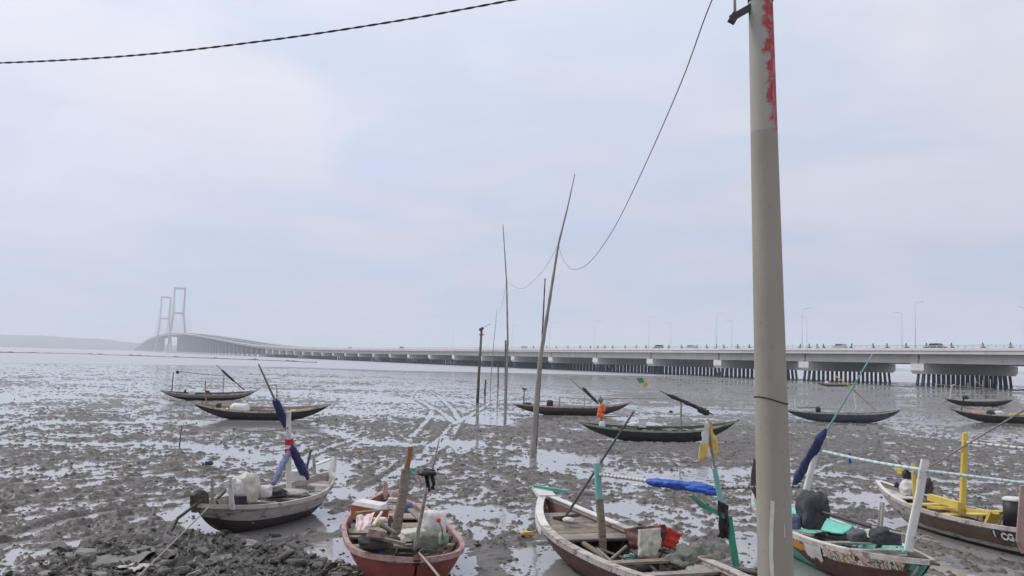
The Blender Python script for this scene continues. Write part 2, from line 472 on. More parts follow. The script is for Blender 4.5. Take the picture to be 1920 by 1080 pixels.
POOLS = [(*at(362, 975).to_2d(), 0.75), (*at(640, 925).to_2d(), 0.9), (*at(900, 960).to_2d(), 0.8), (*at(1060, 860).to_2d(), 1.5), (*at(1165, 955).to_2d(), 0.8), (*at(860, 830).to_2d(), 1.2), (*at(1640, 935).to_2d(), 1.1), (*at(1290, 770).to_2d(), 4.0)]
BOAT_FOOT = []     # filled before the mud is made: (x, y, ux, uy, half length, half beam)


def mud_height(x, y):
    r = np.hypot(x, y); th = np.arctan2(x, y)
    edge = np.interp(th, _ea, _ed)
    wx = x + 0.55 * fbm(x, y, 2.1, 2); wy = y + 0.55 * fbm(x + 40, y - 13, 2.1, 2)
    fade = 1 / (1 + (r / 70.0) ** 1.5)
    an = np.where(th < 0.05, 0.25, -0.15)
    ex = wx - an * wy
    n1 = fbm(ex, wy * 0.75, 0.43, 4, 0.74)
    n2 = fbm(x + 0.6 * wx, y * 1.1, 4.6, 3)
    n3 = fbm(x * 0.8, y, 19, 3)
    ch = np.abs(fbm(x * 0.9 + 70, y * 0.8, 26, 3, 0.45))
    base = n1 + 0.5 * n2 + 0.52 * n3 - 0.27 - 0.8 * np.exp(-(ch / 0.035) ** 2) + 0.06 * sstep(12, 30, r) + 0.22 * sstep(60, 110, r) * (th > 0.10)
    base = base - 0.22 * sstep(80, 230, r) * (th < 0.05)
    h = 0.042 * np.tanh(2.6 * base)
    lump = fbm(wx + 31, wy, 0.38, 3, 0.55)
    h = h + 0.135 * np.maximum(lump - 0.05, 0) * (0.30 + 0.70 * fade) * sstep(-0.9, -0.1, base)
    dim = fbm(wx + 91, wy, 0.19, 2)
    h = h + 0.12 * np.maximum(dim - 0.15, 0) * fade * sstep(-1.0, -0.2, base) + 0.001
    for (qx, qy, qr) in POOLS:
        q = ((x - qx) ** 2 + (y - qy) ** 2) / (qr * qr)
        h = h - 0.10 * np.exp(-q * q)
    h = h + track_depth(x, y)
    for (bx, by, ux, uy, hl, hb) in BOAT_FOOT:       # trough scoured round a settled hull
        dx, dy = x - bx, y - by
        a = (dx * ux + dy * uy) / (hl * 1.12); b = (-dx * uy + dy * ux) / (hb * 1.75)
        q = a * a + b * b
        h = h * (1 - 0.8 * np.exp(-(q / 1.2) ** 2)) - 0.05 * np.exp(-(q / 0.9) ** 2) + 0.045 * np.exp(-((q - 1.7) / 0.45) ** 2)
    # bank on the landward side
    bm = bank_mask(x, y)
    h = h + np.where(bm > 0, 0.13 * sstep(0, 5.5, bm) + 0.03 * sstep(0, 0.8, bm), 0)
    # outer edge of the flat
    q = (r - edge)
    h = h + 0.05 * np.exp(-((q + 14) / 9.0) ** 2) * (th > -0.25)
    h = h - 0.45 * sstep(-3, 30, q + 6 * fbm(x, y, 25, 2))
    return h


# ------------------------------------------------------------------ boats: geometry
class Boat:
    def __init__(s, name, stern, bow, label, beam=1.4, free=0.55, rise_b=0.35, rise_s=0.3, pb=2.4, ps=2.4, qb=0.9, qs=0.9,
                 rake=0.72, group='fishing boats on the mudflat', cat='boat', zb=-0.07, hullm=('tar', 'tar', 'darkwood'), split=0.5,
                 gun='wood2', ends_z=None, thick=0.045, stations=34, gw=0.07, gh=0.06, heel=0.0):
        S, B = Vector(stern), Vector(bow)
        c = (S + B) / 2
        s.c = Vector((c.x, c.y, zb))
        d = Vector((B.x - S.x, B.y - S.y, 0))
        s.L = d.length
        s.ux = d.normalized(); s.uy = Vector((-s.ux.y, s.ux.x, 0))
        s.beam, s.free, s.rb, s.rs = beam, free, rise_b, rise_s
        s.pb, s.ps, s.qb, s.qs, s.rake = pb, ps, qb, qs, rake
        s.zb = zb; s.heel = heel
        s.root = thing(name, s.c, label, cat, group)
        BOAT_FOOT.append((s.c.x, s.c.y, s.ux.x, s.ux.y, s.L / 2 * rake, beam / 2))
        n = stations; m = 9
        mb = MB(); rim_o = []
        us = [-1 + 2 * i / (n - 1) for i in range(n)]
        # slower steps at the ends
        us = [math.copysign(1 - (1 - abs(u)) ** 1.25, u) for u in us]
        outer = []; inner = []
        for u in us:
            ro = []; ri = []
            for j in range(-m, m + 1):
                sj = abs(j) / m; sg = 1 if j >= 0 else -1
                ro.append(s.P(u, sg * sj, None))
                ri.append(s.P(u, sg * sj, None, inset=thick))
            outer.append(ro); inner.append(ri)
        w = 2 * m + 1
        vs = [p for r in outer for p in r] + [p for r in inner for p in r]
        off = n * w
        fs = []; ms = []
        for i in range(n - 1):
            for j in range(w - 1):
                a, b, c2, d2 = i * w + j, i * w + j + 1, (i + 1) * w + j + 1, (i + 1) * w + j
                sj = abs((j + 0.5) - m) / m
                fs.append((a, d2, c2, b)); ms.append(1 if sj < split else 0)
                fs.append((off + a, off + b, off + c2, off + d2)); ms.append(2)
            for j in (0, w - 1):
                a, d2 = i * w + j, (i + 1) * w + j
                f_ = (a, off + a, off + d2, d2)
                fs.append(f_ if j == 0 else f_[::-1]); ms.append(0)
        mb.add(vs, fs, ms, True)
        s.hull = mb.build('hull', [M[hullm[0]], M[hullm[1]], M[hullm[2]]], s.root)
        # gunwale on each side
        for sg in (-1, 1):
            g = MB()
            prev = None; vs = []; fs = []
            for i, u in enumerate(us):
                p = s.P(u, sg, None)
                o = s.uy * sg
                q = [p + o * 0.022 + Vector((0, 0, 0.02)), p + o * 0.022 + Vector((0, 0, -gh)), p - o * (gw - 0.022) + Vector((0, 0, -gh)), p - o * (gw - 0.022) + Vector((0, 0, 0.02))]
                vs.extend(q)
            for i in range(n - 1):
                for k in range(4):
                    a = i * 4 + k; b = i * 4 + (k + 1) % 4
                    fs.append((a, b, b + 4, a + 4) if sg > 0 else (a + 4, b + 4, b, a))
            fs.append((0, 1, 2, 3)); fs.append(tuple((n - 1) * 4 + k for k in (3, 2, 1, 0)))
            g.add(vs, fs)
            g.build('gunwale', M[gun], s.root)

    def hb(s, u):
        p, q = (s.pb, s.qb) if u >= 0 else (s.ps, s.qs)
        return max(0.02, s.beam / 2 * (1 - abs(u) ** p) ** q)

    def zs(s, u):
        return s.free + (s.rb * max(u, 0) ** 2.6 + s.rs * max(-u, 0) ** 2.6)

    def zk(s, u):
        k = max(0, (abs(u) - 0.5) / 0.5)
        return (s.zs(u) * 0.30) * k ** 2

    def P(s, u, v, z=None, inset=0.0):
        """hull surface point; v in -1..1 runs keel to gunwale, or with z the point at lateral v*half beam"""
        hb = s.hb(u)
        sg = 1 if v >= 0 else -1
        a = abs(v)
        if z is None:
            th = a * math.pi / 2
            y = hb * (0.62 * math.sin(th) ** 0.8 + 0.38 * a)
            zz = s.zk(u) + (s.zs(u) - s.zk(u)) * (0.55 * (1 - math.cos(th)) + 0.45 * a ** 1.4)
            rk = s.rake + (1 - s.rake) * a ** 0.8
            if inset:
                y = max(0.004, y - inset)
                zz = zz + inset * (1 - a) * 1.2
            x = u * s.L / 2 * rk
            if inset: x *= (1 - inset / s.L)
        else:
            y = hb * a; zz = z - s.zb; x = u * s.L / 2
        return s.c + s.ux * x + s.uy * (sg * y) + Vector((0, 0, zz)) + Vector((0, 0, s.heel * sg * y))

    def on(s, px, py, lat=0.0):
        """pixel ray met with the upright plane through the keel line, shifted sideways by lat metres"""
        d = ray(px, py)
        o = s.c + s.uy * lat
        t = (o - CAM).dot(s.uy) / d.dot(s.uy)
        return CAM + d * t

    def deck(s, u0, u1, n, drop, m, name='deck_board', lengthwise=False, gap=0.012, wid=0.94):
        for i in range(n):
            mb = MB()
            if lengthwise:
                v0 = -wid + 2 * wid * i / n; v1 = -wid + 2 * wid * (i + 1) / n
                pts = []
                for (u, v) in ((u0, v0), (u1, v0), (u1, v1), (u0, v1)):
                    p = s.P(u, 1 if v > 0 else -1, s.zb + s.zs(u) - drop)
                    q = s.c + s.ux * (u * s.L / 2) + s.uy * (v * s.hb(u)) + Vector((0, 0, s.zs(u) - drop))
                    pts.append(q)
                a, b, c, d = pts
                sh = (d - a).normalized() * gap / 2
                a += sh; b += sh; c -= sh; d -= sh
            else:
                ua = u0 + (u1 - u0) * i / n + gap / s.L; ub = u0 + (u1 - u0) * (i + 1) / n - gap / s.L
                dz = random.uniform(-0.006, 0.006)
                a = s.c + s.ux * (ua * s.L / 2) - s.uy * (s.hb(ua) * wid) + Vector((0, 0, s.zs(ua) - drop + dz))
                d = s.c + s.ux * (ua * s.L / 2) + s.uy * (s.hb(ua) * wid) + Vector((0, 0, s.zs(ua) - drop + dz))
                b = s.c + s.ux * (ub * s.L / 2) - s.uy * (s.hb(ub) * wid) + Vector((0, 0, s.zs(ub) - drop + dz))
                c = s.c + s.ux * (ub * s.L / 2) + s.uy * (s.hb(ub) * wid) + Vector((0, 0, s.zs(ub) - drop + dz))
            t = Vector((0, 0, -0.025))
            mb.add([a, b, c, d, a + t, b + t, c + t, d + t], [(0, 1, 2, 3), (7, 6, 5, 4), (0, 4, 5, 1), (1, 5, 6, 2), (2, 6, 7, 3), (3, 7, 4, 0)])
            mb.build(name, M[m] if isinstance(m, str) else M[m[i % len(m)]], s.root)

    def thwart(s, u, drop, m, w=0.16, name='thwart'):
        a = s.c + s.ux * (u * s.L / 2) - s.uy * (s.hb(u) * 0.95) + Vector((0, 0, s.zs(u) - drop))
        b = s.c + s.ux * (u * s.L / 2) + s.uy * (s.hb(u) * 0.95) + Vector((0, 0, s.zs(u) - drop))
        MB().beam(a, b, w, 0.035).build(name, M[m], s.root)

    def ribs(s, us, m='darkwood'):
        for u in us:
            pts = [s.P(u, v, None, inset=0.055) for v in (-0.97, -0.8, -0.55, -0.3, 0, 0.3, 0.55, 0.8, 0.97)]
            MB().tube(pts, 0.022, 5).build('rib', M[m], s.root)

    def stem(s, end, h, w, m, tilt=0.25, thick=0.06, name='stem_post'):
        u = end * 0.97
        p = s.P(u, 1, None); q = s.P(u, -1, None)
        b = (p + q) / 2 + Vector((0, 0, -0.12))
        t = b + s.ux * (end * tilt * h) + Vector((0, 0, h + 0.12))
        MB().beam(b, t, thick, w, up=s.ux, taper=0.75).build(name, M[m], s.root)

    def pole(s, name, p0, p1, r0, r1, m, sag=0.0, wob=0.0, n=8):
        return rod(name, p0, p1, r0, r1, m, s.root, sag, wob, n)

    def post(s, name, p0, p1, w, m, d=None):
        return timber(p0, p1, w, d or w * 0.7, s.ux).build(name, M[m], s.root)


def clutter(bt, n, seed, u0=-0.7, u1=0.6, drop=0.1, scale=1.0):
    """loose gear lying in a boat: oars, coils of rope, wooden crates, floats"""
    q = random.Random(seed)
    for i in range(n):
        u = q.uniform(u0, u1); v = q.uniform(-0.55, 0.55)
        p = bt.c + bt.ux * (u * bt.L / 2) + bt.uy * (v * bt.hb(u)) + Vector((0, 0, bt.zs(u) - drop))
        kind = q.choice(('oar', 'coil', 'crate', 'float', 'coil', 'oar', 'board'))
        if kind == 'oar':
            d = (bt.ux + bt.uy * q.uniform(-0.25, 0.25)).normalized() * q.uniform(0.5, 1.0) * scale
            rod('oar', p - d + Vector((0, 0, 0.05)), p + d + Vector((0, 0, 0.10)), 0.022, 0.018, q.choice(('wood2', 'wood', 'bamboo', 'darkbamboo')), bt.root, wob=0.01, seg=5, n=6)
        elif kind == 'coil':
            pts = []
            r = q.uniform(0.09, 0.16) * scale
            for k in range(28):
                a = k * 0.75
                pts.append(p + Vector((math.cos(a) * r * (1 - 0.012 * k), math.sin(a) * r * (1 - 0.012 * k), -0.05 + 0.004 * k)))
            MB().tube(pts, 0.016 * scale, 5).build('rope_coil', M[q.choice(('rope', 'darkrope', 'teal', 'rope'))], bt.root)
        elif kind == 'crate':
            R = Matrix.Rotation(q.uniform(0, 3), 3, 'Z')
            mb = MB(); sz = q.uniform(0.16, 0.24) * scale
            for z in (0.0, 0.09, 0.18):
                for (cx_, cy_, lx, ly) in ((0, -sz, 2 * sz, 0.02), (0, sz, 2 * sz, 0.02), (-sz, 0, 0.02, 2 * sz), (sz, 0, 0.02, 2 * sz)):
                    mb.box(p + R @ Vector((cx_, cy_, z - 0.04)), (lx, ly, 0.06), R)
            mb.box(p + Vector((0, 0, -0.075)), (2 * sz, 2 * sz, 0.02), R)
            mb.build('crate', M[q.choice(('wood', 'bluecloth', 'darkwood', 'wood2'))], bt.root)
        elif kind == 'float':
            blob('float', p - Vector((0, 0, 0.05)), (0.07 * scale, 0.07 * scale, 0.07 * scale), q.choice(('whitecloth', 'orangefloat', 'black', 'bluecloth')), q.randrange(99), 0.12, parent=bt.root, sub=3)
        else:
            d = (bt.ux * q.uniform(-0.4, 0.4) + bt.uy).normalized() * q.uniform(0.25, 0.4)
            MB().beam(p - d, p + d + Vector((0, 0, 0.03)), 0.12, 0.025).build('loose_board', M[q.choice(('wood', 'wood2', 'greywhite', 'darkwood'))], bt.root)


def timber(p0, p1, w, d, up, seg=6):
    """hand-hewn post: chamfered section, slightly uneven along its length"""
    p0 = Vector(p0); p1 = Vector(p1)
    ax_ = (p1 - p0).normalized()
    if abs(ax_.dot(up)) > 0.97: up = Vector((0.2, 1, 0)).normalized()
    a = ax_.cross(up).normalized(); b = a.cross(ax_).normalized()
    sec = [(-0.5, -0.32), (-0.34, -0.5), (0.34, -0.5), (0.5, -0.32), (0.5, 0.32), (0.34, 0.5), (-0.34, 0.5), (-0.5, 0.32)]
    vs = []; fs = []
    ph = random.uniform(0, 50)
    for i in range(seg + 1):
        t = i / seg
        k = 1.0 + 0.07 * mnoise.noise(Vector((t * 4, ph, 0))) - 0.06 * t
        o = a * (w * 0.10 * mnoise.noise(Vector((t * 2.5, ph, 3)))) + b * (d * 0.10 * mnoise.noise(Vector((t * 2.5, ph, 7))))
        for (x, y) in sec: vs.append(p0.lerp(p1, t) + o + a * (x * w * k) + b * (y * d * k))
    for i in range(seg):
        for q in range(8):
            q2 = (q + 1) % 8
            fs.append((i * 8 + q, i * 8 + q2, i * 8 + 8 + q2, i * 8 + 8 + q))
    fs.append(tuple(range(8))[::-1]); fs.append(tuple(seg * 8 + q for q in range(8)))
    return MB().add(vs, fs)


def rod(name, p0, p1, r0, r1, m, parent=None, sag=0.0, wob=0.0, n=8, loc=None, seg=10):
    p0 = Vector(p0); p1 = Vector(p1)
    pts = []; rs = []
    ph = random.uniform(0, 6)
    for i in range(seg + 1):
        t = i / seg
        p = p0.lerp(p1, t)
        p = p + Vector((0, 0, -4 * sag * t * (1 - t)))
        if wob: p = p + Vector((math.sin(t * 7 + ph), math.cos(t * 5 + ph), 0)) * wob * math.sin(math.pi * t)
        pts.append(p); rs.append((r0 + (r1 - r0) * t) * (1.0 + (0.10 if wob and i % 2 else 0)))
    mb = MB().tube(pts, rs, n)
    return mb.build(name, M[m], parent, loc=(p0 if parent is None and loc is None else loc))


def band_rod(name, p0, p1, r, ma, mb_, n, parent, sag=0.0):
    p0 = Vector(p0); p1 = Vector(p1)
    pts = []; mis = []; rs = []
    for i in range(n):
        for e_ in (0.0, 0.68):
            t = (i + e_) / n
            pts.append(p0.lerp(p1, t) + Vector((0, 0, -4 * sag * t * (1 - t))))
            rs.append(r * (1.0 if e_ == 0 else 1.0))
            mis.append(0 if e_ == 0 else 1)
    pts.append(p1); rs.append(r)
    return MB().tube(pts, rs, 8, mis=mis).build(name, [M[ma], M[mb_]], parent)


def rolled(name, p0, p1, r, m, parent, sag=0.0, lump=0.25, seed=0, n=20, seg=22, ends=0.35):
    rr = random.Random(seed)
    p0 = Vector(p0); p1 = Vector(p1)
    vs = []; fs = []
    d = (p1 - p0).normalized()
    up = Vector((0, 0, 1)) if abs(d.z) < 0.9 else Vector((1, 0, 0))
    a = d.cross(up).normalized(); b = a.cross(d)
    for i in range(seg + 1):
        t = i / seg
        c = p0.lerp(p1, t) + Vector((0, 0, -4 * sag * t * (1 - t)))
        e_ = min(1.0, ends + (1 - ends) * min(t, 1 - t) * 7)
        for k in range(n):
            th = 2 * math.pi * k / n + t * 2.5
            q = 1 + lump * mnoise.noise(Vector((math.cos(th) * 1.4 + seed, math.sin(th) * 1.4, t * 9)))
            q += 0.16 * (1 - 2.4 * abs(mnoise.noise(Vector((math.cos(th) * 2.6 + seed, math.sin(th) * 2.6, t * 2.2)))))
            vs.append(c + (a * math.cos(th) + b * math.sin(th)) * (r * e_ * q))
    for i in range(seg):
        for k in range(n):
            k2 = (k + 1) % n
            fs.append((i * n + k, i * n + k2, (i + 1) * n + k2, (i + 1) * n + k))
    fs.append(tuple(range(n))[::-1]); fs.append(tuple(seg * n + k for k in range(n)))
    return MB().add(vs, fs, 0, True).build(name, M[m], parent, loc=(p0 if parent is None else None))


def blob(name, c, size, m, seed=0, lump=0.3, freq=1.6, parent=None, flat=-0.55, label=None, cat=None, group=None, sub=4, rot=0.0):
    bm = bmesh.new()
    bmesh.ops.create_icosphere(bm, subdivisions=sub, radius=1.0)
    ca, sa = math.cos(rot), math.sin(rot)
    mb = MB()
    bm.verts.index_update()
    vs = []
    for v in bm.verts:
        p = v.co.copy()
        ex_ = 4.0 if any(w_ in name for w_ in ('cover', 'tarp', 'sack', 'sheet')) else 3.0
        nb_ = (abs(p.x) ** ex_ + abs(p.y) ** ex_ + abs(p.z) ** ex_) ** (1 / ex_)
        p = p / nb_ * 0.92
        k = 1 + 0.55 * lump * (mnoise.noise(p * freq + Vector((seed * 3.1, seed, 0))) + 0.5 * mnoise.noise(p * freq * 2.3 + Vector((seed, 7, seed))))
        rd = 1 - 2.2 * abs(mnoise.noise(Vector((p.x * 2.6 + seed, p.y * 2.6, p.z * 1.1 + seed))))
        rd2 = 1 - 2.2 * abs(mnoise.noise(Vector((p.x * 5.5, p.y * 5.5 + seed, p.z * 3.0))))
        rd3 = 1 - 2.2 * abs(mnoise.noise(Vector((p.x * 9 + seed, p.y * 9, p.z * 6.0))))
        k += lump * (0.34 * rd * abs(rd) + 0.22 * rd2 * abs(rd2)) + 0.03 * rd3
        p = p * k
        if p.z < flat: p.z = flat + (p.z - flat) * 0.08
        x, y, z = p.x * size[0], p.y * size[1], (p.z - flat) * size[2]
        vs.append((c[0] + x * ca - y * sa, c[1] + x * sa + y * ca, c[2] + z))
    fs = [tuple(v.index for v in f.verts) for f in bm.faces]
    bm.free()
    mb.add(vs, fs, 0, True)
    o = mb.build(name, M[m], parent, loc=(c if parent is None else None))
    if label: tag(o, label, cat, group)
    return o


def cloth(name, corners, m, parent=None, seed=0, amp=0.05, nu=16, nv=14, thick=0.006, label=None, cat=None, group=None, sagv=0.0, m2=None):
    """crumpled sheet between four corners, with thickness"""
    A, B, C, D = [Vector(q) for q in corners]
    nrm = (B - A).cross(D - A).normalized()
    top = []; bot = []
    for j in range(nv + 1):
        for i in range(nu + 1):
            u, v = i / nu, j / nv
            p = (A.lerp(B, u)).lerp(D.lerp(C, u), v)
            q = Vector((u * 3.2 + seed, v * 2.2, seed * 0.7))
            w = mnoise.noise(q) + 0.6 * mnoise.noise(q * 2.4) + 0.8 * math.sin(u * 14 + 3 * mnoise.noise(q)) * 0.35
            p = p + nrm * (amp * w) + Vector((0, 0, -sagv * math.sin(math.pi * u) * math.sin(math.pi * v)))
            e_ = mnoise.noise(Vector((u * 5, v * 5, seed + 9)))
            p = p + (B - A).normalized() * (amp * 0.5 * e_)
            top.append(p); bot.append(p - nrm * thick)
    w = nu + 1
    n = len(top)
    fs = []; ms = []
    for j in range(nv):
        for i in range(nu):
            a = j * w + i
            f_ = (a, a + 1, a + w + 1, a + w)
            mm = 1 if (m2 and m2[1](i / nu, j / nv)) else 0
            fs.append(f_); ms.append(mm)
            fs.append(tuple(n + k for k in f_[::-1])); ms.append(mm)
    for i in range(nu):
        fs.append((i, n + i, n + i + 1, i + 1)); ms.append(0)
        a = nv * w + i
        fs.append((a + 1, n + a + 1, n + a, a)); ms.append(0)
    for j in range(nv):
        a = j * w
        fs.append((a + w, n + a + w, n + a, a)); ms.append(0)
        a = j * w + nu
        fs.append((a, n + a, n + a + w, a + w)); ms.append(0)
    mb = MB().add(top + bot, fs, ms, True)
    mats = [M[m]] + ([M[m2[0]]] if m2 else [])
    o = mb.build(name, mats, parent, loc=(A if parent is None else None))
    if label: tag(o, label, cat, group)
    return o


def bucket(name, c, r, h, m, label, cat='bucket', group=None, lid=None, flare=1.15):
    t = thing(name, c, label, cat, group)
    c = Vector(c)
    n = 14
    vs = []; fs = []
    prof = [(r * 0.02, 0.012), (r, 0.0), (r * flare, h), (r * flare * 0.93, h), (r * 0.93, 0.02), (r * 0.02, 0.022)]
    for (rr_, z) in prof:
        for k in range(n):
            a = 2 * math.pi * k / n
            vs.append(c + Vector((math.cos(a) * rr_, math.sin(a) * rr_, z)))
    for i in range(len(prof) - 1):
        for k in range(n):
            k2 = (k + 1) % n
            fs.append((i * n + k, i * n + k2, (i + 1) * n + k2, (i + 1) * n + k))
    MB().add(vs, fs, 0, True).build('body', M[m], t)
    rim = [c + Vector((math.cos(2 * math.pi * k / n) * r * flare, math.sin(2 * math.pi * k / n) * r * flare, h)) for k in range(n + 1)]
    MB().tube(rim, 0.012, 5).build('rim', M[m], t)
    if lid:
        vs = []; fs = []
        for (rr_, z) in ((0.02, 0.05), (r * flare * 0.8, 0.045), (r * flare * 1.06, 0.02), (r * flare * 1.06, -0.015)):
            for k in range(n):
                a = 2 * math.pi * k / n
                vs.append(c + Vector((math.cos(a) * rr_, math.sin(a) * rr_, h + z)))
        for i in range(3):
            for k in range(n):
                k2 = (k + 1) % n
                fs.append(((i + 1) * n + k, (i + 1) * n + k2, i * n + k2, i * n + k))
        MB().add(vs, fs, 0, True).build('lid', M[lid], t)
    return t


def engine(boat, c, s=1.0, name='engine'):
    """small diesel on its bed: block, flywheel, tank, exhaust, tiller shaft"""
    c = Vector(c)
    r = thing(name, c, None, None, parent=boat.root)
    R = Matrix.Rotation(math.atan2(boat.ux.y, boat.ux.x), 3, 'Z')
    MB().box(c + Vector((0, 0, 0.14 * s)), (0.46 * s, 0.26 * s, 0.28 * s), R).build('engine_block', M['engine'], r)
    MB().tube([c + R @ Vector((0.02, -0.17 * s, 0.15 * s)), c + R @ Vector((0.02, -0.22 * s, 0.15 * s))], 0.16 * s, 14).build('flywheel', M['metal'], r)
    MB().box(c + R @ Vector((0.02 * s, 0, 0.36 * s)), (0.30 * s, 0.22 * s, 0.15 * s), R, taper=0.85).build('fuel_tank', M['metal'], r)
    MB().tube([c + R @ Vector((-0.16 * s, 0.05 * s, 0.28 * s)), c + R @ Vector((-0.18 * s, 0.05 * s, 0.52 * s)), c + R @ Vector((-0.26 * s, 0.05 * s, 0.56 * s))], 0.025 * s, 6).build('exhaust', M['metal'], r)
    return r


# ------------------------------------------------------------------ where each hull lies: (stern pixel, z), (bow pixel, z), beam
POSE = {
    'A': ((365, 938, 0.75), (624, 884, 0.80), 1.55),
    'B': ((722, 920, 0.85), (782, 1040, 0.80), 1.82),
    'C': ((1450, 1120, 0.75), (1018, 915, 1.02), 1.75),
    'D': ((1415, 925, 0.80), (1748, 1047, 0.78), 1.50),
    'E': ((2085, 1000, 0.75), (1643, 898, 0.85), 1.45),
    'F': ((300, 734, 0.62), (482, 735, 0.62), 1.15),
    'G': ((358, 757, 0.78), (622, 760, 0.80), 1.25),
    'H': ((958, 759, 0.60), (1185, 756, 0.85), 1.2),
    'I': ((1085, 797, 0.65), (1385, 790, 0.98), 1.25),
    'J': ((1472, 770, 0.66), (1692, 768, 0.93), 1.2),
    'K': ((1773, 750, 0.58), (1899, 751, 0.66), 1.1),
    'L': ((1783, 769, 0.80), (2010, 776, 0.75), 1.2),
    'M': ((1530, 718, 0.65), (1606, 719, 0.65), 1.1),
}
ENDS = {}
for k_, (s_, b_, w_) in POSE.items():
    ENDS[k_] = (at(*s_), at(*b_), w_)
    S_, B_ = ENDS[k_][0], ENDS[k_][1]
    d_ = Vector((B_.x - S_.x, B_.y - S_.y, 0)); L_ = d_.length; d_.normalize()
    BOAT_FOOT.append(((S_.x + B_.x) / 2, (S_.y + B_.y) / 2, d_.x, d_.y, L_ / 2 * 0.75, w_ / 2))
FOOT = list(BOAT_FOOT)


# ------------------------------------------------------------------ ground
def build_mud():
    rad = np.concatenate([[0.3, 3.0, 6.0, 8.0], np.geomspace(9.5, 13, 30), np.geomspace(13.03, 60, 760), np.geomspace(60.3, 780, 380)])
    fine = np.linspace(-0.57, 0.57, 760)
    coarse = np.linspace(0.60, 2 * math.pi - 0.60, 90)[1:-1]
    ang = np.concatenate([fine, coarse])
    na, nr = len(ang), len(rad)
    R, T = np.meshgrid(rad, ang, indexing='ij')
    X = R * np.sin(T); Y = R * np.cos(T)
    Z = mud_height(X.ravel(), Y.ravel())
    co = np.stack([X.ravel(), Y.ravel(), Z], 1).astype(np.float32)
    i, j = np.meshgrid(np.arange(nr - 1), np.arange(na), indexing='ij')
    j2 = (j + 1) % na
    q = np.stack([i * na + j, (i + 1) * na + j, (i + 1) * na + j2, i * na + j2], -1).reshape(-1, 4).astype(np.int32)
    me = bpy.data.meshes.new('mudflat')
    me.vertices.add(len(co)); me.vertices.foreach_set('co', co.ravel())
    me.loops.add(q.size); me.loops.foreach_set('vertex_index', q[:, ::-1].ravel())
    me.polygons.add(len(q)); me.polygons.foreach_set('loop_start', np.arange(0, q.size, 4, dtype=np.int32))
    me.polygons.foreach_set('loop_total', np.full(len(q), 4, dtype=np.int32))
    me.update(); me.validate()
    me.polygons.foreach_set('use_smooth', np.ones(len(me.polygons), dtype=bool))
    me.materials.append(M['mud'])
    o = bpy.data.objects.new('mudflat', me); COL.objects.link(o)
    o['kind'] = 'structure'
    return o


build_mud()
SEA = 9000
mb = MB().add([(-SEA, -1500, 0), (SEA, -1500, 0), (SEA, SEA, 0), (-SEA, SEA, 0)], [(0, 1, 2, 3)])
o = mb.build('water', M['water']); o['kind'] = 'structure'


def sea_material():
    m = bpy.data.materials.new('rippled_sea'); m.use_nodes = True
    t = m.node_tree; b = t.nodes['Principled BSDF']
    b.inputs['Base Color'].default_value = (0.36, 0.355, 0.36, 1)
    b.inputs['Roughness'].default_value = 0.28
    b.inputs['IOR'].default_value = 1.6
    co = t.nodes.new('ShaderNodeTexCoord'); nb = t.nodes.new('ShaderNodeTexNoise'); nb.inputs['Scale'].default_value = 0.5; nb.inputs['Detail'].default_value = 5
    t.links.new(co.outputs['Object'], nb.inputs['Vector'])
    bp_ = t.nodes.new('ShaderNodeBump'); bp_.inputs['Strength'].default_value = 0.7; bp_.inputs['Distance'].default_value = 0.15
    t.links.new(nb.outputs[0], bp_.inputs['Height']); t.links.new(bp_.outputs[0], b.inputs['Normal'])
    return m


def build_sea():
    th = np.linspace(-1.3, 1.3, 160)
    ed = np.interp(th, _ea, _ed)
    vs = []; fs = []
    for t, r0 in zip(th, ed):
        for r in (r0 + 6, r0 + 60, 8600 / max(math.cos(t), math.sin(abs(t)) * 0.99, 0.3)):
            vs.append((r * math.sin(t), r * math.cos(t), 0.012))
    for i in range(len(th) - 1):
        for k in range(2):
            a = i * 3 + k
            fs.append((a, a + 3, a + 4, a + 1))
    o = MB().add(vs, fs).build('sea', sea_material()); o['kind'] = 'structure'


build_sea()


# rubble bank at the landward edge, laid over the mud
def build_bank():
    xs = np.linspace(-9.5, 2.0, 360); ys = np.linspace(10.6, 20.6, 330)
    X, Y = np.meshgrid(xs, ys, indexing='xy')
    x, y = X.ravel(), Y.ravel()
    bm_ = bank_mask(x, y)
    h = mud_height(x, y)
    l = fbm(x, y, 0.7, 5, 0.65)
    add = 0.02 + 0.12 * np.maximum(l, -0.3) + 0.17 * (0.42 - np.minimum(np.abs(fbm(x + 5, y, 0.34, 3, 0.5)), 0.42)) * sstep(-0.2, 0.3, fbm(x, y, 1.1, 2)) + 0.10 * np.abs(fbm(x + 9, y, 0.16, 3, 0.6))
    z = np.where(bm_ > 0, h + (add - 0.05) * sstep(0, 1.6, bm_) + 0.01, h - 0.12)
    z = np.where(bm_ <= 0, h - 0.12 - 0.1 * np.clip(-bm_, 0, 1), z)
    w = len(xs)
    i, j = np.meshgrid(np.arange(len(ys) - 1), np.arange(w - 1), indexing='ij')
    keep = (bm_.reshape(len(ys), w)[:-1, :-1] > -0.5)
    q = np.stack([i * w + j, i * w + j + 1, (i + 1) * w + j + 1, (i + 1) * w + j], -1)[keep]
    me = bpy.data.meshes.new('rubble_bank')
    me.from_pydata(np.stack([x, y, z], 1).tolist(), [], q.tolist())
    me.polygons.foreach_set('use_smooth', np.ones(len(me.polygons), dtype=bool))
    me.materials.append(M['bank'])
    o = bpy.data.objects.new('rubble_bank', me); COL.objects.link(o)
    o['kind'] = 'structure'
    ORG[o.name] = Vector((0, 0, 0))

    def zat(px_, py_):
        k = int(np.clip(np.searchsorted(ys, py_), 1, len(ys) - 1)); c_ = int(np.clip(np.searchsorted(xs, px_), 1, w - 1))
        return z.reshape(len(ys), w)[k, c_]
    return o, zat


bank, bank_z = build_bank()


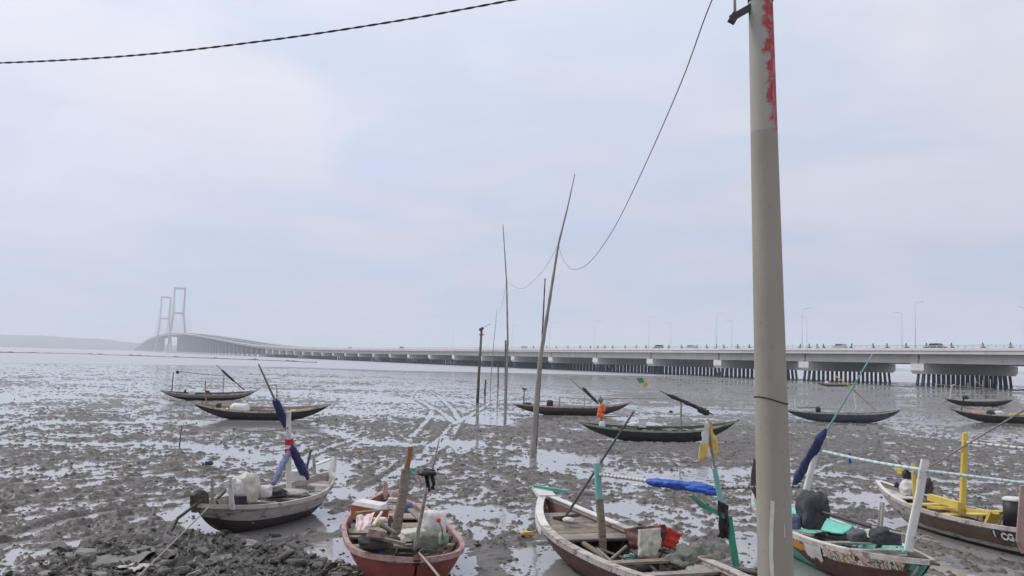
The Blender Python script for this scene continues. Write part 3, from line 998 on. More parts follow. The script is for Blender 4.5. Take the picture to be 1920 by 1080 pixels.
def stone_mesh(seed, m):
    bm = bmesh.new()
    bmesh.ops.create_icosphere(bm, subdivisions=2, radius=1.0)
    for v in bm.verts:
        p = v.co
        k = 1 + 0.6 * mnoise.cell(p * 1.3 + Vector((seed * 5, 0, seed))) * 0.5 + 0.5 * mnoise.noise(p * 2.1 + Vector((0, seed * 3, 1)))
        v.co = Vector((p.x * k * 1.15, p.y * k * 0.8, max(-0.35, min(0.42, p.z * k * 0.7)) * 0.9))
    me = bpy.data.meshes.new('stone'); bm.to_mesh(me); bm.free()
    me.materials.append(m)
    for p in me.polygons: p.use_smooth = (seed % 2 == 0)
    return me


_sm = [stone_mesh(i, M[('stone1', 'stone2', 'stone1', 'stone3', 'stone2', 'stone1')[i % 6]]) for i in range(12)]
_cnt = 0
rs_ = random.Random(5)
while _cnt < 295:
    px_ = rs_.uniform(20, 940); py_ = rs_.uniform(985, 1095)
    g_ = at(px_, py_, 0.12)
    if float(bank_mask(np.array([g_.x]), np.array([g_.y]))[0]) < 0.15 - 0.9 * rs_.random() ** 3: continue
    o = bpy.data.objects.new('stone', _sm[rs_.randrange(12)])
    COL.objects.link(o)
    s_ = rs_.choice([0.045, 0.05, 0.055, 0.06, 0.07, 0.085, 0.10, 0.13, 0.18]) * rs_.uniform(0.8, 1.15)
    o.location = (g_.x, g_.y, max(bank_z(g_.x, g_.y), float(mud_height(np.array([g_.x]), np.array([g_.y]))[0])) + s_ * 0.12)
    o.scale = (s_, s_, s_)
    o.rotation_euler = (rs_.uniform(-0.4, 0.4), rs_.uniform(-0.4, 0.4), rs_.uniform(0, 6.28))
    o.parent = bank
    _cnt += 1
# gravel and shell fragments too small to pick apart
mb = MB()
_oct = [(1, 0, 0), (0, 1, 0), (-1, 0, 0), (0, -1, 0), (0, 0, 1), (0, 0, -1)]
_of = [(0, 1, 4), (1, 2, 4), (2, 3, 4), (3, 0, 4), (1, 0, 5), (2, 1, 5), (3, 2, 5), (0, 3, 5)]
for i in range(11000):
    px_ = rs_.uniform(-60, 1000); py_ = rs_.uniform(980, 1130)
    g_ = at(px_, py_, 0.1)
    if float(bank_mask(np.array([g_.x]), np.array([g_.y]))[0]) < 0.3 - 1.6 * rs_.random() ** 2: continue
    if float(fbm(np.array([g_.x]), np.array([g_.y]), 1.1, 2)[0]) < -0.05 and rs_.random() < 0.8: continue
    s_ = rs_.choice([0.012, 0.016, 0.02, 0.026, 0.036, 0.05]) * rs_.uniform(0.8, 1.2)
    R_ = Matrix.Rotation(rs_.uniform(0, 6.28), 3, (rs_.random(), rs_.random(), rs_.random() + 0.1))
    zc = bank_z(g_.x, g_.y) + s_ * 0.2
    mb.add([Vector((g_.x, g_.y, zc)) + R_ @ Vector((a * s_ * rs_.uniform(0.7, 1.3), b * s_ * rs_.uniform(0.6, 1.1), c * s_ * 0.6)) for a, b, c in _oct], _of, rs_.choice((0, 0, 0, 1, 1, 1, 1, 1, 2)))
o = mb.build('gravel', [M['stone1'], M['stone2'], M['stone3']], bank); o['kind'] = 'stuff'


# mud clods standing out of the flat, too many to count
mb = MB()
for i in range(2600):
    px_ = rs_.uniform(-40, 1960); py_ = 720 + 350 * rs_.random() ** 0.9
    g_ = at(px_, py_, 0.0)
    s_ = rs_.uniform(0.012, 0.045) * (1 + g_.y / 90.0)
    zc = float(mud_height(np.array([g_.x]), np.array([g_.y]))[0])
    if zc < -0.01 and rs_.random() < 0.6: continue
    R_ = Matrix.Rotation(rs_.uniform(0, 6.28), 3, 'Z')
    mb.add([Vector((g_.x, g_.y, max(zc, 0))) + R_ @ Vector((a * s_ * rs_.uniform(0.8, 1.7), b * s_ * rs_.uniform(0.7, 1.2), c * s_ * rs_.uniform(0.5, 1.1))) for a, b, c in _oct], _of, 0, True)
o = mb.build('mud_clods', M['mud']); tag(o, 'small wet mud clods scattered over the tidal flat', 'mud', kind='stuff')


# far shore hills and the low spit
def build_hills():
    mb = MB()
    th = np.linspace(-0.9, 0.9, 260)
    px = 960 + FPX * np.tan(th)
    hpx = np.interp(px, [-2000, -300, 0, 90, 180, 250, 330, 430, 470, 520, 560, 640, 900, 1400, 1900, 4000], [24, 26, 25, 24, 21, 17, 13, 11, 19, 15, 9, 6, 5, 5, 7, 9])
    D = 5600.0
    rr = np.random.default_rng(3)
    vs = []; fs = []
    for i, t in enumerate(th):
        h = (hpx[i] + 1.2 * math.sin(i * 0.9) * 0.5 + rr.uniform(-0.7, 0.7)) * D / FPX
        for q, (dd, f) in enumerate(((D - 60, -0.02), (D - 40, 0.35), (D + 40, 0.75), (D + 220, 1.0), (D + 700, 0.8), (D + 1300, -0.02))):
            r_ = dd / math.cos(t)
            vs.append((r_ * math.sin(t), r_ * math.cos(t), max(h * f, -0.5) if f > 0 else -0.5))
    n = 6
    for i in range(len(th) - 1):
        for q in range(n - 1):
            fs.append((i * n + q, (i + 1) * n + q, (i + 1) * n + q + 1, i * n + q + 1))
    mb.add(vs, fs, 0, True)
    o = mb.build('hills', M['hill']); o['kind'] = 'structure'


build_hills()


def build_spit():
    pts = [at(a, b) for a, b in ((-60, 660.5), (60, 662.0), (140, 663.4), (240, 667), (330, 670), (430, 673.5), (520, 677), (600, 680.5))]
    vs = []; fs = []
    rr = random.Random(9)
    P = []
    for a, b in zip(pts[:-1], pts[1:]):
        for k in range(16): P.append(a.lerp(b, k / 16))
    for i, p in enumerate(P):
        h = 0.30 + 0.55 * abs(mnoise.noise(Vector((i * 0.21, 0, 0)))) + (0.5 if rr.random() < 0.06 else 0)
        w = 6 + 5 * mnoise.noise(Vector((i * 0.1, 4, 0)))
        d = Vector((-0.2, 1, 0)).normalized()
        for (o_, f) in ((-w, -0.4), (-w * 0.5, 0.5), (0, 1), (w * 0.6, 0.5), (w * 1.2, -0.4)):
            q = p + d * o_
            vs.append((q.x, q.y, h * f if f > 0 else -0.2))
    for i in range(len(P) - 1):
        for q in range(4):
            fs.append((i * 5 + q, (i + 1) * 5 + q, (i + 1) * 5 + q + 1, i * 5 + q + 1))
    o = MB().add(vs, fs, 0, True).build('mud_spit', M['spit']); o['kind'] = 'structure'


build_spit()

# ------------------------------------------------------------------ the bridge
BD = Vector((-0.402, 0.9155, 0)).normalized()      # along the bridge, away from us
BW = Vector((0.9155, 0.402, 0)).normalized()       # across it
B0 = Vector((98, 231, 0))
WID = 31.0
_pt = np.array([-400, 700, 1011, 1314, 1704, 2048, 2400, 2756, 3302, 3993, 4400]); _pz = np.array([10.1, 10.1, 14.4, 25.0, 36.8, 46, 50, 50, 42, 22, 10])
_tt = np.arange(-400, 4401, 20.0)
_zz = np.interp(_tt, _pt, _pz)
for _ in range(3): _zz = np.convolve(np.pad(_zz, 6, 'edge'), np.ones(13) / 13, 'valid')


def bz(t): return float(np.interp(t, _tt, _zz)) - 1.45       # road surface


def bp(t, w, z): return B0 + BD * t + BW * w + Vector((0, 0, z))


bridge = thing('bridge', bp(0, 0, 0), 'long pale concrete sea bridge on dark piles with two cable towers', 'bridge')


def bbox(mb, t0, t1, w0, w1, zlo, zhi, mi=0):
    """bar following the bridge; zlo and zhi are relative to the road at each end"""
    a0, a1 = bz(t0), bz(t1)
    vs = [bp(t0, w0, a0 + zlo), bp(t0, w1, a0 + zlo), bp(t1, w1, a1 + zlo), bp(t1, w0, a1 + zlo),
          bp(t0, w0, a0 + zhi), bp(t0, w1, a0 + zhi), bp(t1, w1, a1 + zhi), bp(t1, w0, a1 + zhi)]
    mb.add(vs, [(0, 1, 2, 3), (7, 6, 5, 4), (0, 4, 5, 1), (1, 5, 6, 2), (2, 6, 7, 3), (3, 7, 4, 0)], mi)


SP = 40.0
TOW1, TOW2 = 2290.0, 2740.0
spans = [(-160 + SP * i, -160 + SP * (i + 1)) for i in range(57)]     # to t = 2120
t_ = spans[-1][1]
while t_ < 4360:
    spans.append((t_, t_ + 60)); t_ += 60
for (t0, t1) in spans:
    near = t0 < 900
    mb = MB()
    bbox(mb, t0, t1, -1.6, WID + 1.6, -0.22, 0.0)
    mb.build('deck_slab', M['asphalt'], bridge)
    mb = MB()
    bbox(mb, t0 + 0.03, t1 - 0.03, -1.95, -1.603, -0.22, 0.42)
    bbox(mb, t0 + 0.03, t1 - 0.03, WID + 1.603, WID + 1.95, -0.22, 0.42)
    mb.build('parapet', M['cap'], bridge)
    mb = MB()
    bbox(mb, t0 + 0.03, t1 - 0.03, -1.72, -1.45, -1.05, -0.223)
    bbox(mb, t0 + 0.03, t1 - 0.03, WID + 1.45, WID + 1.72, -1.05, -0.223)
    mb.build('edge_beam', M['concrete'], bridge)
    for w0 in ((0.2, 7.2, 14.2, 21.2, 28.2) if near else (0.2, 28.2)):
        mb = MB()
        dd = -3.2 if t0 < 2000 else -4.5
        bbox(mb, t0 + 0.35, t1 - 0.35, w0, w0 + 2.6, dd, -0.223)
        mb.build('girder', M['concrete'], bridge)
    if t0 < 1400:
        for w0 in (-1.75, WID + 1.6):
            mb = MB()
            bbox(mb, t0, t1, w0, w0 + 0.12, 0.95, 1.07)
            bbox(mb, t0, t1, w0 + 0.01, w0 + 0.11, 0.66, 0.74)
            for k in range(int((t1 - t0) / 2)):
                t = t0 + 1 + 2 * k
                bbox(mb, t - 0.07, t + 0.07, w0 + 0.005, w0 + 0.115, 0.42, 0.95)
            mb.build('railing', M['rail'], bridge)
    mb = MB()
    bbox(mb, t0, t1, 15.3, 15.7, 0.0, 0.9)
    mb.build('median_barrier', M['concrete'], bridge)


def pier_low(t, full):
    z = bz(t)
    r = thing('pier', bp(t, WID / 2, 0), None, None, parent=bridge)
    # cap: wide block with chamfered lower ends
    mb = MB()
    zt, zl = z - 3.25, 2.9
    vs = []
    for tt in (-2.0, 2.0):
        for (w, zz) in ((0.3, zl), (WID - 0.3, zl), (WID + 0.5, zl + 0.8), (WID + 0.5, zt), (-0.4, zt), (-0.4, zl + 0.8)):
            vs.append(bp(t + tt, w, zz))
    mb.add(vs, [(0, 1, 2, 3, 4, 5), (11, 10, 9, 8, 7, 6), (0, 6, 7, 1), (1, 7, 8, 2), (2, 8, 9, 3), (3, 9, 10, 4), (4, 10, 11, 5), (5, 11, 6, 0)])
    mb.build('pile_cap', M['cap'], r)
    for w0 in (0.4, 7.4, 14.4, 21.4, 28.4):
        MB().box(bp(t, w0 + 1.1, zt + 0.55), (1.4, 1.7, 1.1), Matrix.Rotation(math.atan2(BD.y, BD.x), 3, 'Z')).build('bearing_block', M['cap'], r)
    allp = MB()
    for row in (-0.84, 0.84):
        for k in range(19):
            w = 1.0 + k * (WID - 2.0) / 18
            lean = 0.06 * (1 if row > 0 else -1)
            ow = (-0.6 if k in (0, 1) else 0.6 if k in (17, 18) else 0)
            a = bp(t + row, w, zl + 0.1); b = bp(t + row + lean, w + ow, -1.2)
            if full:
                MB().tube([a, b], 0.37, 8).build('pile', M['pile'], r)
            else:
                allp.tube([a, b], 0.40, 5)
    if not full:
        o = allp.build('piles', M['pile'], r); o['kind'] = 'stuff'


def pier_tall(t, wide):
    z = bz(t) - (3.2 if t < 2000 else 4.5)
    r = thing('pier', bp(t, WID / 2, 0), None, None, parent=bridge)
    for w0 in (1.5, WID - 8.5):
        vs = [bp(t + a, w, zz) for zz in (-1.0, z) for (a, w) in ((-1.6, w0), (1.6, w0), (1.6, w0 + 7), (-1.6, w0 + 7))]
        MB().add(vs, [(0, 1, 2, 3), (7, 6, 5, 4), (0, 4, 5, 1), (1, 5, 6, 2), (2, 6, 7, 3), (3, 7, 4, 0)]).build('pier_shaft', M['pier_shaded'], r)
    mb = MB()
    vs = [bp(t + a, w, zz) for zz in (-1.0, 2.6) for (a, w) in ((-4, -3), (4, -3), (4, WID + 3), (-4, WID + 3))]
    mb.add(vs, [(0, 1, 2, 3), (7, 6, 5, 4), (0, 4, 5, 1), (1, 5, 6, 2), (2, 6, 7, 3), (3, 7, 4, 0)])
    mb.build('pile_cap', M['cap'], r)


t = -40.0
while t < 4300:
    if t < 960:
        pier_low(t, 0 <= t <= 240)
    elif not (TOW1 - 130 < t < TOW2 + 130):
        pier_tall(t, True)
    t += SP if t < 2100 else 60.0

for tt in (TOW1, TOW2):
    tw = thing('tower', bp(tt, WID / 2, 0), None, None, parent=bridge)
    zc = [-1.0, bz(tt) - 4, 96.0, 158.0]
    off = [22.5, 17.5, 11.6, 12.2]      # half spread of the legs
    for sg in (-1, 1):
        mb = MB()
        for i in range(3):
            a = bp(tt, WID / 2 + sg * off[i], zc[i]); b = bp(tt, WID / 2 + sg * off[i + 1], zc[i + 1])
            mb.beam(a, b + (b - a).normalized() * 0.4, 4.6 - 0.3 * i, 5.5 - 0.3 * i, up=BD)
        mb.build('tower_leg', M['tower'], tw)
    for z_, o_ in ((96.0, 11.6), (156.5, 12.2), (bz(tt) - 6.5, 17.5)):
        MB().beam(bp(tt, WID / 2 - o_ + 1.5, z_), bp(tt, WID / 2 + o_ - 1.5, z_), 4.0, 4.4).build('crossbeam', M['tower'], tw)
    mb = MB()
    vs = [bp(tt + a, w, zz) for zz in (-1.0, 4.0) for (a, w) in ((-14, -12), (14, -12), (14, WID + 12), (-14, WID + 12))]
    mb.add(vs, [(0, 1, 2, 3), (7, 6, 5, 4), (0, 4, 5, 1), (1, 5, 6, 2), (2, 6, 7, 3), (3, 7, 4, 0)])
    mb.build('pile_cap', M['cap'], tw)
    for sg in (-1, 1):
        for di in (-1, 1):
            for k in range(8):
                tz = 153 - k * 5.5
                ta = tt + di * (200 - k * 23)
                MB().tube([bp(tt, WID / 2 + sg * 12, tz), bp(ta, WID / 2 + sg * 15, bz(ta))], 0.16, 4).build('stay_cable', M['rail'], tw)


# street lamps along the bridge
def lamp_post(t, w, side, label):
    z = bz(t)
    r = thing('street_lamp', bp(t, w, z), label, 'street lamp', 'street lamps along the bridge')
    h = 11.2
    MB().tube([bp(t, w, z), bp(t, w, z + h)], [0.075, 0.045], 7).build('pole', M['rail'], r)
    arm = [bp(t, w + side * 0.0, z + h - 0.05), bp(t, w + side * 0.8, z + h + 0.28), bp(t, w + side * 2.0, z + h + 0.42)]
    MB().tube(arm, 0.04, 6).build('arm', M['rail'], r)
    MB().beam(arm[-1] - BW * side * 0.05, arm[-1] + BW * side * 0.85, 0.24, 0.10, taper=0.7).build('lamp_head', M['rail'], r)


_names = ['first', 'second', 'third', 'fourth', 'fifth', 'sixth', 'seventh', 'eighth', 'ninth', 'tenth']
for i in range(9):
    lamp_post(SP * i, -0.9, 1, 'grey street lamp on the near bridge edge, %s of that row counted from the right' % _names[i])
for i in range(5):
    lamp_post(SP * i - 4, WID + 0.9, -1, 'grey street lamp on the far bridge edge, %s of that row counted from the right' % _names[i])


# traffic on the bridge
def t_of(px, w):
    k = (px - 960) / FPX
    o = B0 + BW * w
    return (o.x - k * o.y) / (k * BD.y - BD.x)


ROT = math.atan2(BD.y, BD.x)


def car(px, w, m, label, flip=1):
    t = t_of(px, w); p = bp(t, w, bz(t))
    r = thing('car', p, label, 'car', 'cars crossing the bridge')
    R = Matrix.Rotation(ROT, 3, 'Z')

    def P(x, y, z): return p + R @ Vector((x * flip, y, z))
    prof = [(-2.2, 0.35), (-2.25, 0.95), (-2.0, 1.15), (-1.75, 1.78), (0.55, 1.82), (1.25, 1.15), (2.15, 0.95), (2.25, 0.4)]
    vs = [P(x, sy, z) for sy in (-0.85, 0.85) for x, z in prof]
    n = len(prof)
    fs = [tuple(range(n)), tuple(range(2 * n - 1, n - 1, -1))] + [(i, n + i, n + (i + 1) % n, (i + 1) % n) for i in range(n)]
    MB().add(vs, fs).build('body', M[m], r)
    for sy in (-0.86, 0.86):
        vs = [P(x, sy, z) for x, z in ((-1.75, 1.2), (-1.6, 1.66), (0.45, 1.68), (0.95, 1.2))] + [P(x, sy * 1.012, z) for x, z in ((-1.75, 1.2), (-1.6, 1.66), (0.45, 1.68), (0.95, 1.2))]
        MB().add(vs, [(0, 1, 2, 3), (4, 5, 6, 7), (0, 4, 5, 1), (1, 5, 6, 2), (2, 6, 7, 3), (3, 7, 4, 0)]).build('side_window', M['glass'], r)
    for x in (-1.4, 1.4):
        for sy in (-0.9, 0.72):
            MB().tube([P(x, sy, 0.33), P(x, sy + 0.18, 0.33)], 0.33, 12).build('wheel', M['tyre'], r)


car(1237, 5.0, 'carbody', 'dark minivan crossing the bridge left of the concrete pole')
car(1297, 9.0, 'carwhite', 'grey car on the bridge between the dark minivan and the concrete pole')
car(757, 5.0, 'carbody', 'dark car far along the bridge, left of the stake with a lamp', -1)
car(985, 9.0, 'carwhite', 'grey car on the bridge above the leaning bamboo', 1)


car(1576, 7.0, 'carwhite', 'grey car on the bridge just right of the concrete pole')
car(1760, 8.0, 'carbody', 'dark car on the bridge above the widest gap of the right-hand piles', -1)
car(660, 6.0, 'carwhite', 'pale car farthest along the bridge')


def rider_mesh():
    me = bpy.data.meshes.new('rider')
    J = [((0, 0, 0.78), .16), ((0.06, 0, 1.05), .17), ((0.12, 0, 1.30), .18), ((0.15, 0, 1.42), .07), ((0.17, 0, 1.56), .11),
         ((0.14, 0.2, 1.32), .07), ((0.38, 0.26, 1.08), .055), ((0.58, 0.24, 1.05), .05),
         ((0.14, -0.2, 1.32), .07), ((0.38, -0.26, 1.08), .055), ((0.58, -0.24, 1.05), .05),
         ((0.05, 0.13, 0.74), .11), ((0.42, 0.17, 0.68), .085), ((0.25, 0.16, 0.30), .06), ((0.38, 0.17, 0.25), .05),
         ((0.05, -0.13, 0.74), .11), ((0.42, -0.17, 0.68), .085), ((0.25, -0.16, 0.30), .06), ((0.38, -0.17, 0.25), .05)]
    E = [(0, 1), (1, 2), (2, 3), (3, 4), (2, 5), (5, 6), (6, 7), (2, 8), (8, 9), (9, 10), (0, 11), (11, 12), (12, 13), (13, 14), (0, 15), (15, 16), (16, 17), (17, 18)]
    me.from_pydata([j[0] for j in J], E, [])
    o = bpy.data.objects.new('rider_tmp', me); COL.objects.link(o)
    o.modifiers.new('skin', 'SKIN')
    for i, j in enumerate(J): me.skin_vertices[0].data[i].radius = (j[1], j[1])
    me.skin_vertices[0].data[0].use_root = True
    o.modifiers.new('sub', 'SUBSURF').levels = 1
    dg = bpy.context.evaluated_depsgraph_get()
    m2 = bpy.data.meshes.new_from_object(o.evaluated_get(dg))
    bpy.data.objects.remove(o)
    m2.materials.clear(); m2.materials.append(M['skin'])
    return m2


RID = rider_mesh()
_tmp = thing('tmp', (0, 0, 0), None, None)
_bb = MB().box((0.0, 0, 0.62), (0.95, 0.22, 0.16)).beam((-0.62, 0, 0.72), (0.15, 0, 0.70), 0.24, 0.12).beam((0.30, 0, 0.85), (0.62, 0, 0.32), 0.10, 0.12).beam((-0.2, 0, 0.5), (0.25, 0, 0.36), 0.2, 0.3).build('body', M['carbody'], _tmp)
_hb = MB().tube([(0.42, -0.33, 1.04), (0.36, 0, 1.0), (0.42, 0.33, 1.04)], 0.02, 6).build('handlebar', M['metal'], _tmp)
_w1 = MB().tube([(0.64, -0.05, 0.29), (0.64, 0.05, 0.29)], 0.29, 12).build('wheel', M['tyre'], _tmp)
_w2 = MB().tube([(-0.60, -0.05, 0.29), (-0.60, 0.05, 0.29)], 0.29, 12).build('wheel', M['tyre'], _tmp)
_hm = MB()
_bmh = bmesh.new(); bmesh.ops.create_icosphere(_bmh, subdivisions=2, radius=0.15)
_hme = bpy.data.meshes.new('helmet'); _bmh.to_mesh(_hme); _bmh.free(); _hme.materials.append(M['helmet'])
BIKE = [x.data for x in (_bb, _hb, _w1, _w2)]; BIKEN = ['body', 'handlebar', 'wheel', 'wheel']
for x in (_bb, _hb, _w1, _w2): bpy.data.objects.remove(x)
bpy.data.objects.remove(_tmp)
_bikes = [1003, 1028, 1046, 1068, 1090, 1110, 1124, 1137, 1151, 1175, 1196, 1214, 1256, 1281, 1310, 1328, 1345, 1360, 1386, 1408, 1502, 1520, 1535, 1547, 1598, 1640, 1666, 1702, 1738, 1787, 1846, 1898]
_ord = ['leftmost', 'second', 'third', 'fourth', 'fifth', 'sixth', 'seventh', 'eighth', 'ninth', 'tenth', 'eleventh', 'twelfth', 'thirteenth', 'fourteenth', 'fifteenth', 'sixteenth', 'seventeenth', 'eighteenth', 'nineteenth', 'twentieth']
_nleft = sum(1 for q in _bikes if q < 1420)
for i, px_ in enumerate(_bikes):
    w_ = 0.4 + 0.5 * (i % 3)
    t = t_of(px_, w_); p = bp(t, w_, bz(t) + 0.002)
    where = 'left of the concrete pole' if px_ < 1420 else 'right of the concrete pole'
    r = thing('motorcycle', p, 'small motorcycle on the bridge %s, %s in the line' % (where, _ord[i] if i < _nleft else _ord[i - _nleft]), 'motorcycle', 'motorcycles on the bridge')
    rz = ROT if i % 4 else ROT + math.pi
    r.rotation_euler[2] = rz
    for me, nm in zip(BIKE, BIKEN):
        c = bpy.data.objects.new(nm, me); COL.objects.link(c); c.parent = r
    q = bpy.data.objects.new('person', RID); COL.objects.link(q)
    q.location = p; q.rotation_euler[2] = rz
    tag(q, 'person in dark clothes riding the %s motorcycle %s on the bridge' % ((_ord[i] if i < _nleft else _ord[i - _nleft]), where), 'person', 'riders on the bridge')
    hh = bpy.data.objects.new('helmet', _hme); COL.objects.link(hh); hh.parent = q; hh.location = (0.17, 0, 1.58)

# ------------------------------------------------------------------ haze
HX = 9200
vs = [(-HX, -1700, -1.6), (HX, -1700, -1.6), (HX, HX, -1.6), (-HX, HX, -1.6), (-HX, -1700, 172), (HX, -1700, 172), (HX, HX, 172), (-HX, HX, 172)]
mh = bpy.data.materials.new('haze'); mh.use_nodes = True
mh.node_tree.nodes.clear()
_o = mh.node_tree.nodes.new('ShaderNodeOutputMaterial'); _v = mh.node_tree.nodes.new('ShaderNodeVolumePrincipled')
_v.inputs['Color'].default_value = (0.88, 0.94, 1.0, 1)
_v.inputs['Density'].default_value = 0.00021
_v.inputs['Anisotropy'].default_value = 0.0
mh.node_tree.links.new(_v.outputs[0], _o.inputs['Volume'])
hz = MB().add(vs, [(0, 3, 2, 1), (4, 5, 6, 7), (0, 1, 5, 4), (1, 2, 6, 5), (2, 3, 7, 6), (3, 0, 4, 7)]).build('haze', mh)
tag(hz, 'pale humid haze hanging over the strait', 'haze', kind='stuff')


# ------------------------------------------------------------------ concrete utility pole
def pole_material():
    m = bpy.data.materials.new('pole_concrete')
    m.use_nodes = True
    t = m.node_tree; b = t.nodes['Principled BSDF']
    b.inputs['Roughness'].default_value = 0.85
    L = t.links.new

    def nn(k, **kw):
        n = t.nodes.new(k)
        for a, v in kw.items(): setattr(n, a, v)
        return n

    def math_(op, a, b_=None):
        n = nn('ShaderNodeMath', operation=op)
        for i, x in enumerate((a, b_)):
            if x is None: continue
            if isinstance(x, (int, float)): n.inputs[i].default_value = x
            else: L(x, n.inputs[i])
        return n.outputs[0]
    co = nn('ShaderNodeTexCoord'); sp = nn('ShaderNodeSeparateXYZ'); L(co.outputs['Object'], sp.inputs[0])
    mp = nn('ShaderNodeMapping'); mp.inputs['Scale'].default_value = (1, 1, 0.25); L(co.outputs['Object'], mp.inputs[0])
    n1 = nn('ShaderNodeTexNoise'); n1.inputs['Scale'].default_value = 5; n1.inputs['Detail'].default_value = 8; L(mp.outputs[0], n1.inputs['Vector'])
    r = nn('ShaderNodeValToRGB'); L(n1.outputs[0], r.inputs[0])
    r.color_ramp.elements[0].position = 0.3; r.color_ramp.elements[0].color = (0.325, 0.296, 0.248, 1)
    r.color_ramp.elements[1].position = 0.7; r.color_ramp.elements[1].color = (0.40, 0.366, 0.31, 1)
    n2 = nn('ShaderNodeTexNoise'); n2.inputs['Scale'].default_value = 9; n2.inputs['Detail'].default_value = 9; n2.inputs['Roughness'].default_value = 0.75; L(co.outputs['Object'], n2.inputs['Vector'])
    # pale repainted upper length
    up = math_('GREATER_THAN', math_('ADD', sp.outputs[2], math_('MULTIPLY', n2.outputs[0], 0.02)), POLE_PAINT_Z)
    mx = nn('ShaderNodeMix', data_type='RGBA'); L(up, mx.inputs[0]); L(r.outputs[0], mx.inputs[6]); mx.inputs[7].default_value = (0.425, 0.41, 0.368, 1)
    # flaking red paint on the right of that length
    xloc = math_('SUBTRACT', sp.outputs[0], math_('MULTIPLY', sp.outputs[2], ax.x / ax.z))
    edge = math_('MULTIPLY', xloc, 11.0)
    mk = math_('ADD', edge, math_('MULTIPLY', math_('SUBTRACT', n2.outputs[0], 0.5), 3.6))
    hgt = math_('MULTIPLY', math_('SUBTRACT', sp.outputs[2], POLE_PAINT_Z + 0.55), 0.55)
    hgt = math_('MINIMUM', hgt, math_('MULTIPLY', math_('SUBTRACT', POLE_PAINT_Z + 1.35, sp.outputs[2]), 0.5))
    mr = nn('ShaderNodeMapRange', interpolation_type='SMOOTHSTEP'); mr.inputs[1].default_value = -0.12; mr.inputs[2].default_value = 0.40
    L(math_('ADD', mk, hgt), mr.inputs[0])
    n3 = nn('ShaderNodeTexNoise'); n3.inputs['Scale'].default_value = 26; n3.inputs['Detail'].default_value = 8; n3.inputs['Roughness'].default_value = 0.8
    mp3 = nn('ShaderNodeMapping'); mp3.inputs['Scale'].default_value = (1, 1, 0.45); L(co.outputs['Object'], mp3.inputs[0]); L(mp3.outputs[0], n3.inputs['Vector'])
    fl = nn('ShaderNodeMapRange'); fl.inputs[1].default_value = 0.62; fl.inputs[2].default_value = 0.48; fl.inputs[3].default_value = 0.15; fl.inputs[4].default_value = 1.0
    L(n3.outputs[0], fl.inputs[0])
    red = math_('MULTIPLY', mr.outputs[0], fl.outputs[0])
    red = math_('MULTIPLY', red, up)
    mx2 = nn('ShaderNodeMix', data_type='RGBA'); L(red, mx2.inputs[0]); L(mx.outputs[2], mx2.inputs[6]); mx2.inputs[7].default_value = (0.44, 0.06, 0.07, 1)
    # stains
    st = nn('ShaderNodeTexNoise'); st.inputs['Scale'].default_value = 30; st.inputs['Detail'].default_value = 4; L(co.outputs['Object'], st.inputs['Vector'])
    sr = nn('ShaderNodeValToRGB'); sr.color_ramp.elements[0].position = 0.60; sr.color_ramp.elements[1].position = 0.72; L(st.outputs[0], sr.inputs[0])
    ml = math_('MULTIPLY', sr.outputs[0], 0.22)
    mx3 = nn('ShaderNodeMix', data_type='RGBA'); L(ml, mx3.inputs[0]); L(mx2.outputs[2], mx3.inputs[6]); mx3.inputs[7].default_value = (0.14, 0.125, 0.11, 1)
    L(mx3.outputs[2], b.inputs['Base Color'])
    bp_ = nn('ShaderNodeBump'); bp_.inputs['Strength'].default_value = 0.25; bp_.inputs['Distance'].default_value = 0.01
    L(n2.outputs[0], bp_.inputs['Height']); L(bp_.outputs[0], b.inputs['Normal'])
    return m


PY = 7.7
p_lo = av(1454.5, 1080, PY); p_hi = av(1426, 0, PY)
ax = (p_hi - p_lo)
p_base = p_lo + ax * ((-0.3 - p_lo.z) / ax.z)
p_top = p_lo + ax * ((9.2 - p_lo.z) / ax.z)


def pole_r(z): return 0.1390 + (0.098 - 0.1390) * (z - p_lo.z) / (p_hi.z - p_lo.z)


def pole_c(z): return p_lo + ax * ((z - p_lo.z) / ax.z)


POLE_PAINT_Z = av(1427, 246, PY).z - p_base.z
pole = thing('utility_pole', p_base, 'tall grey concrete utility pole with flaking red paint', 'utility pole')
M['pole'] = pole_material()
zs_ = [p_base.z + (p_top.z - p_base.z) * i / 24 for i in range(25)]
MB().tube([pole_c(z) for z in zs_], [pole_r(z) for z in zs_], 40).build('shaft', M['pole'], pole)
# dark clamp band and side bracket
zb_ = av(1427, 2, PY).z
MB().tube([pole_c(zb_ - 0.005), pole_c(zb_ + 0.05)], [pole_r(zb_) + 0.006] * 2, 40).build('clamp_band', M['metal'], pole)
b0 = av(1405, 8, PY); b1 = av(1372, 34, PY - 0.05)
MB().beam(b0 + Vector((0.05, 0, 0)), b1, 0.05, 0.055).build('bracket', M['metal'], pole)
MB().beam(b1 + Vector((-0.005, 0, -0.035)), b1 + Vector((0.03, 0, 0.03)), 0.06, 0.06).build('bracket_foot', M['metal'], pole)
MB().tube([av(1378, 26, PY - 0.05), av(1377, -60, PY - 0.05)], 0.012, 8).build('bracket_rod', M['rail'], pole)
MB().beam(av(1377, -60, PY - 0.05), av(1425, -62, PY), 0.04, 0.04).build('bracket_arm', M['metal'], pole)
# binding wire
zw = av(1446, 750, PY).z
pts = []
for k in range(33):
    a = 2 * math.pi * k / 32
    c = pole_c(zw)
    r = pole_r(zw) + 0.003
    pts.append(c + Vector((math.cos(a) * r, math.sin(a) * r, -0.022 * math.cos(a) + 0.008 * math.sin(a * 2))))
MB().tube(pts, 0.005, 6).build('binding_wire', M['cable'], pole)


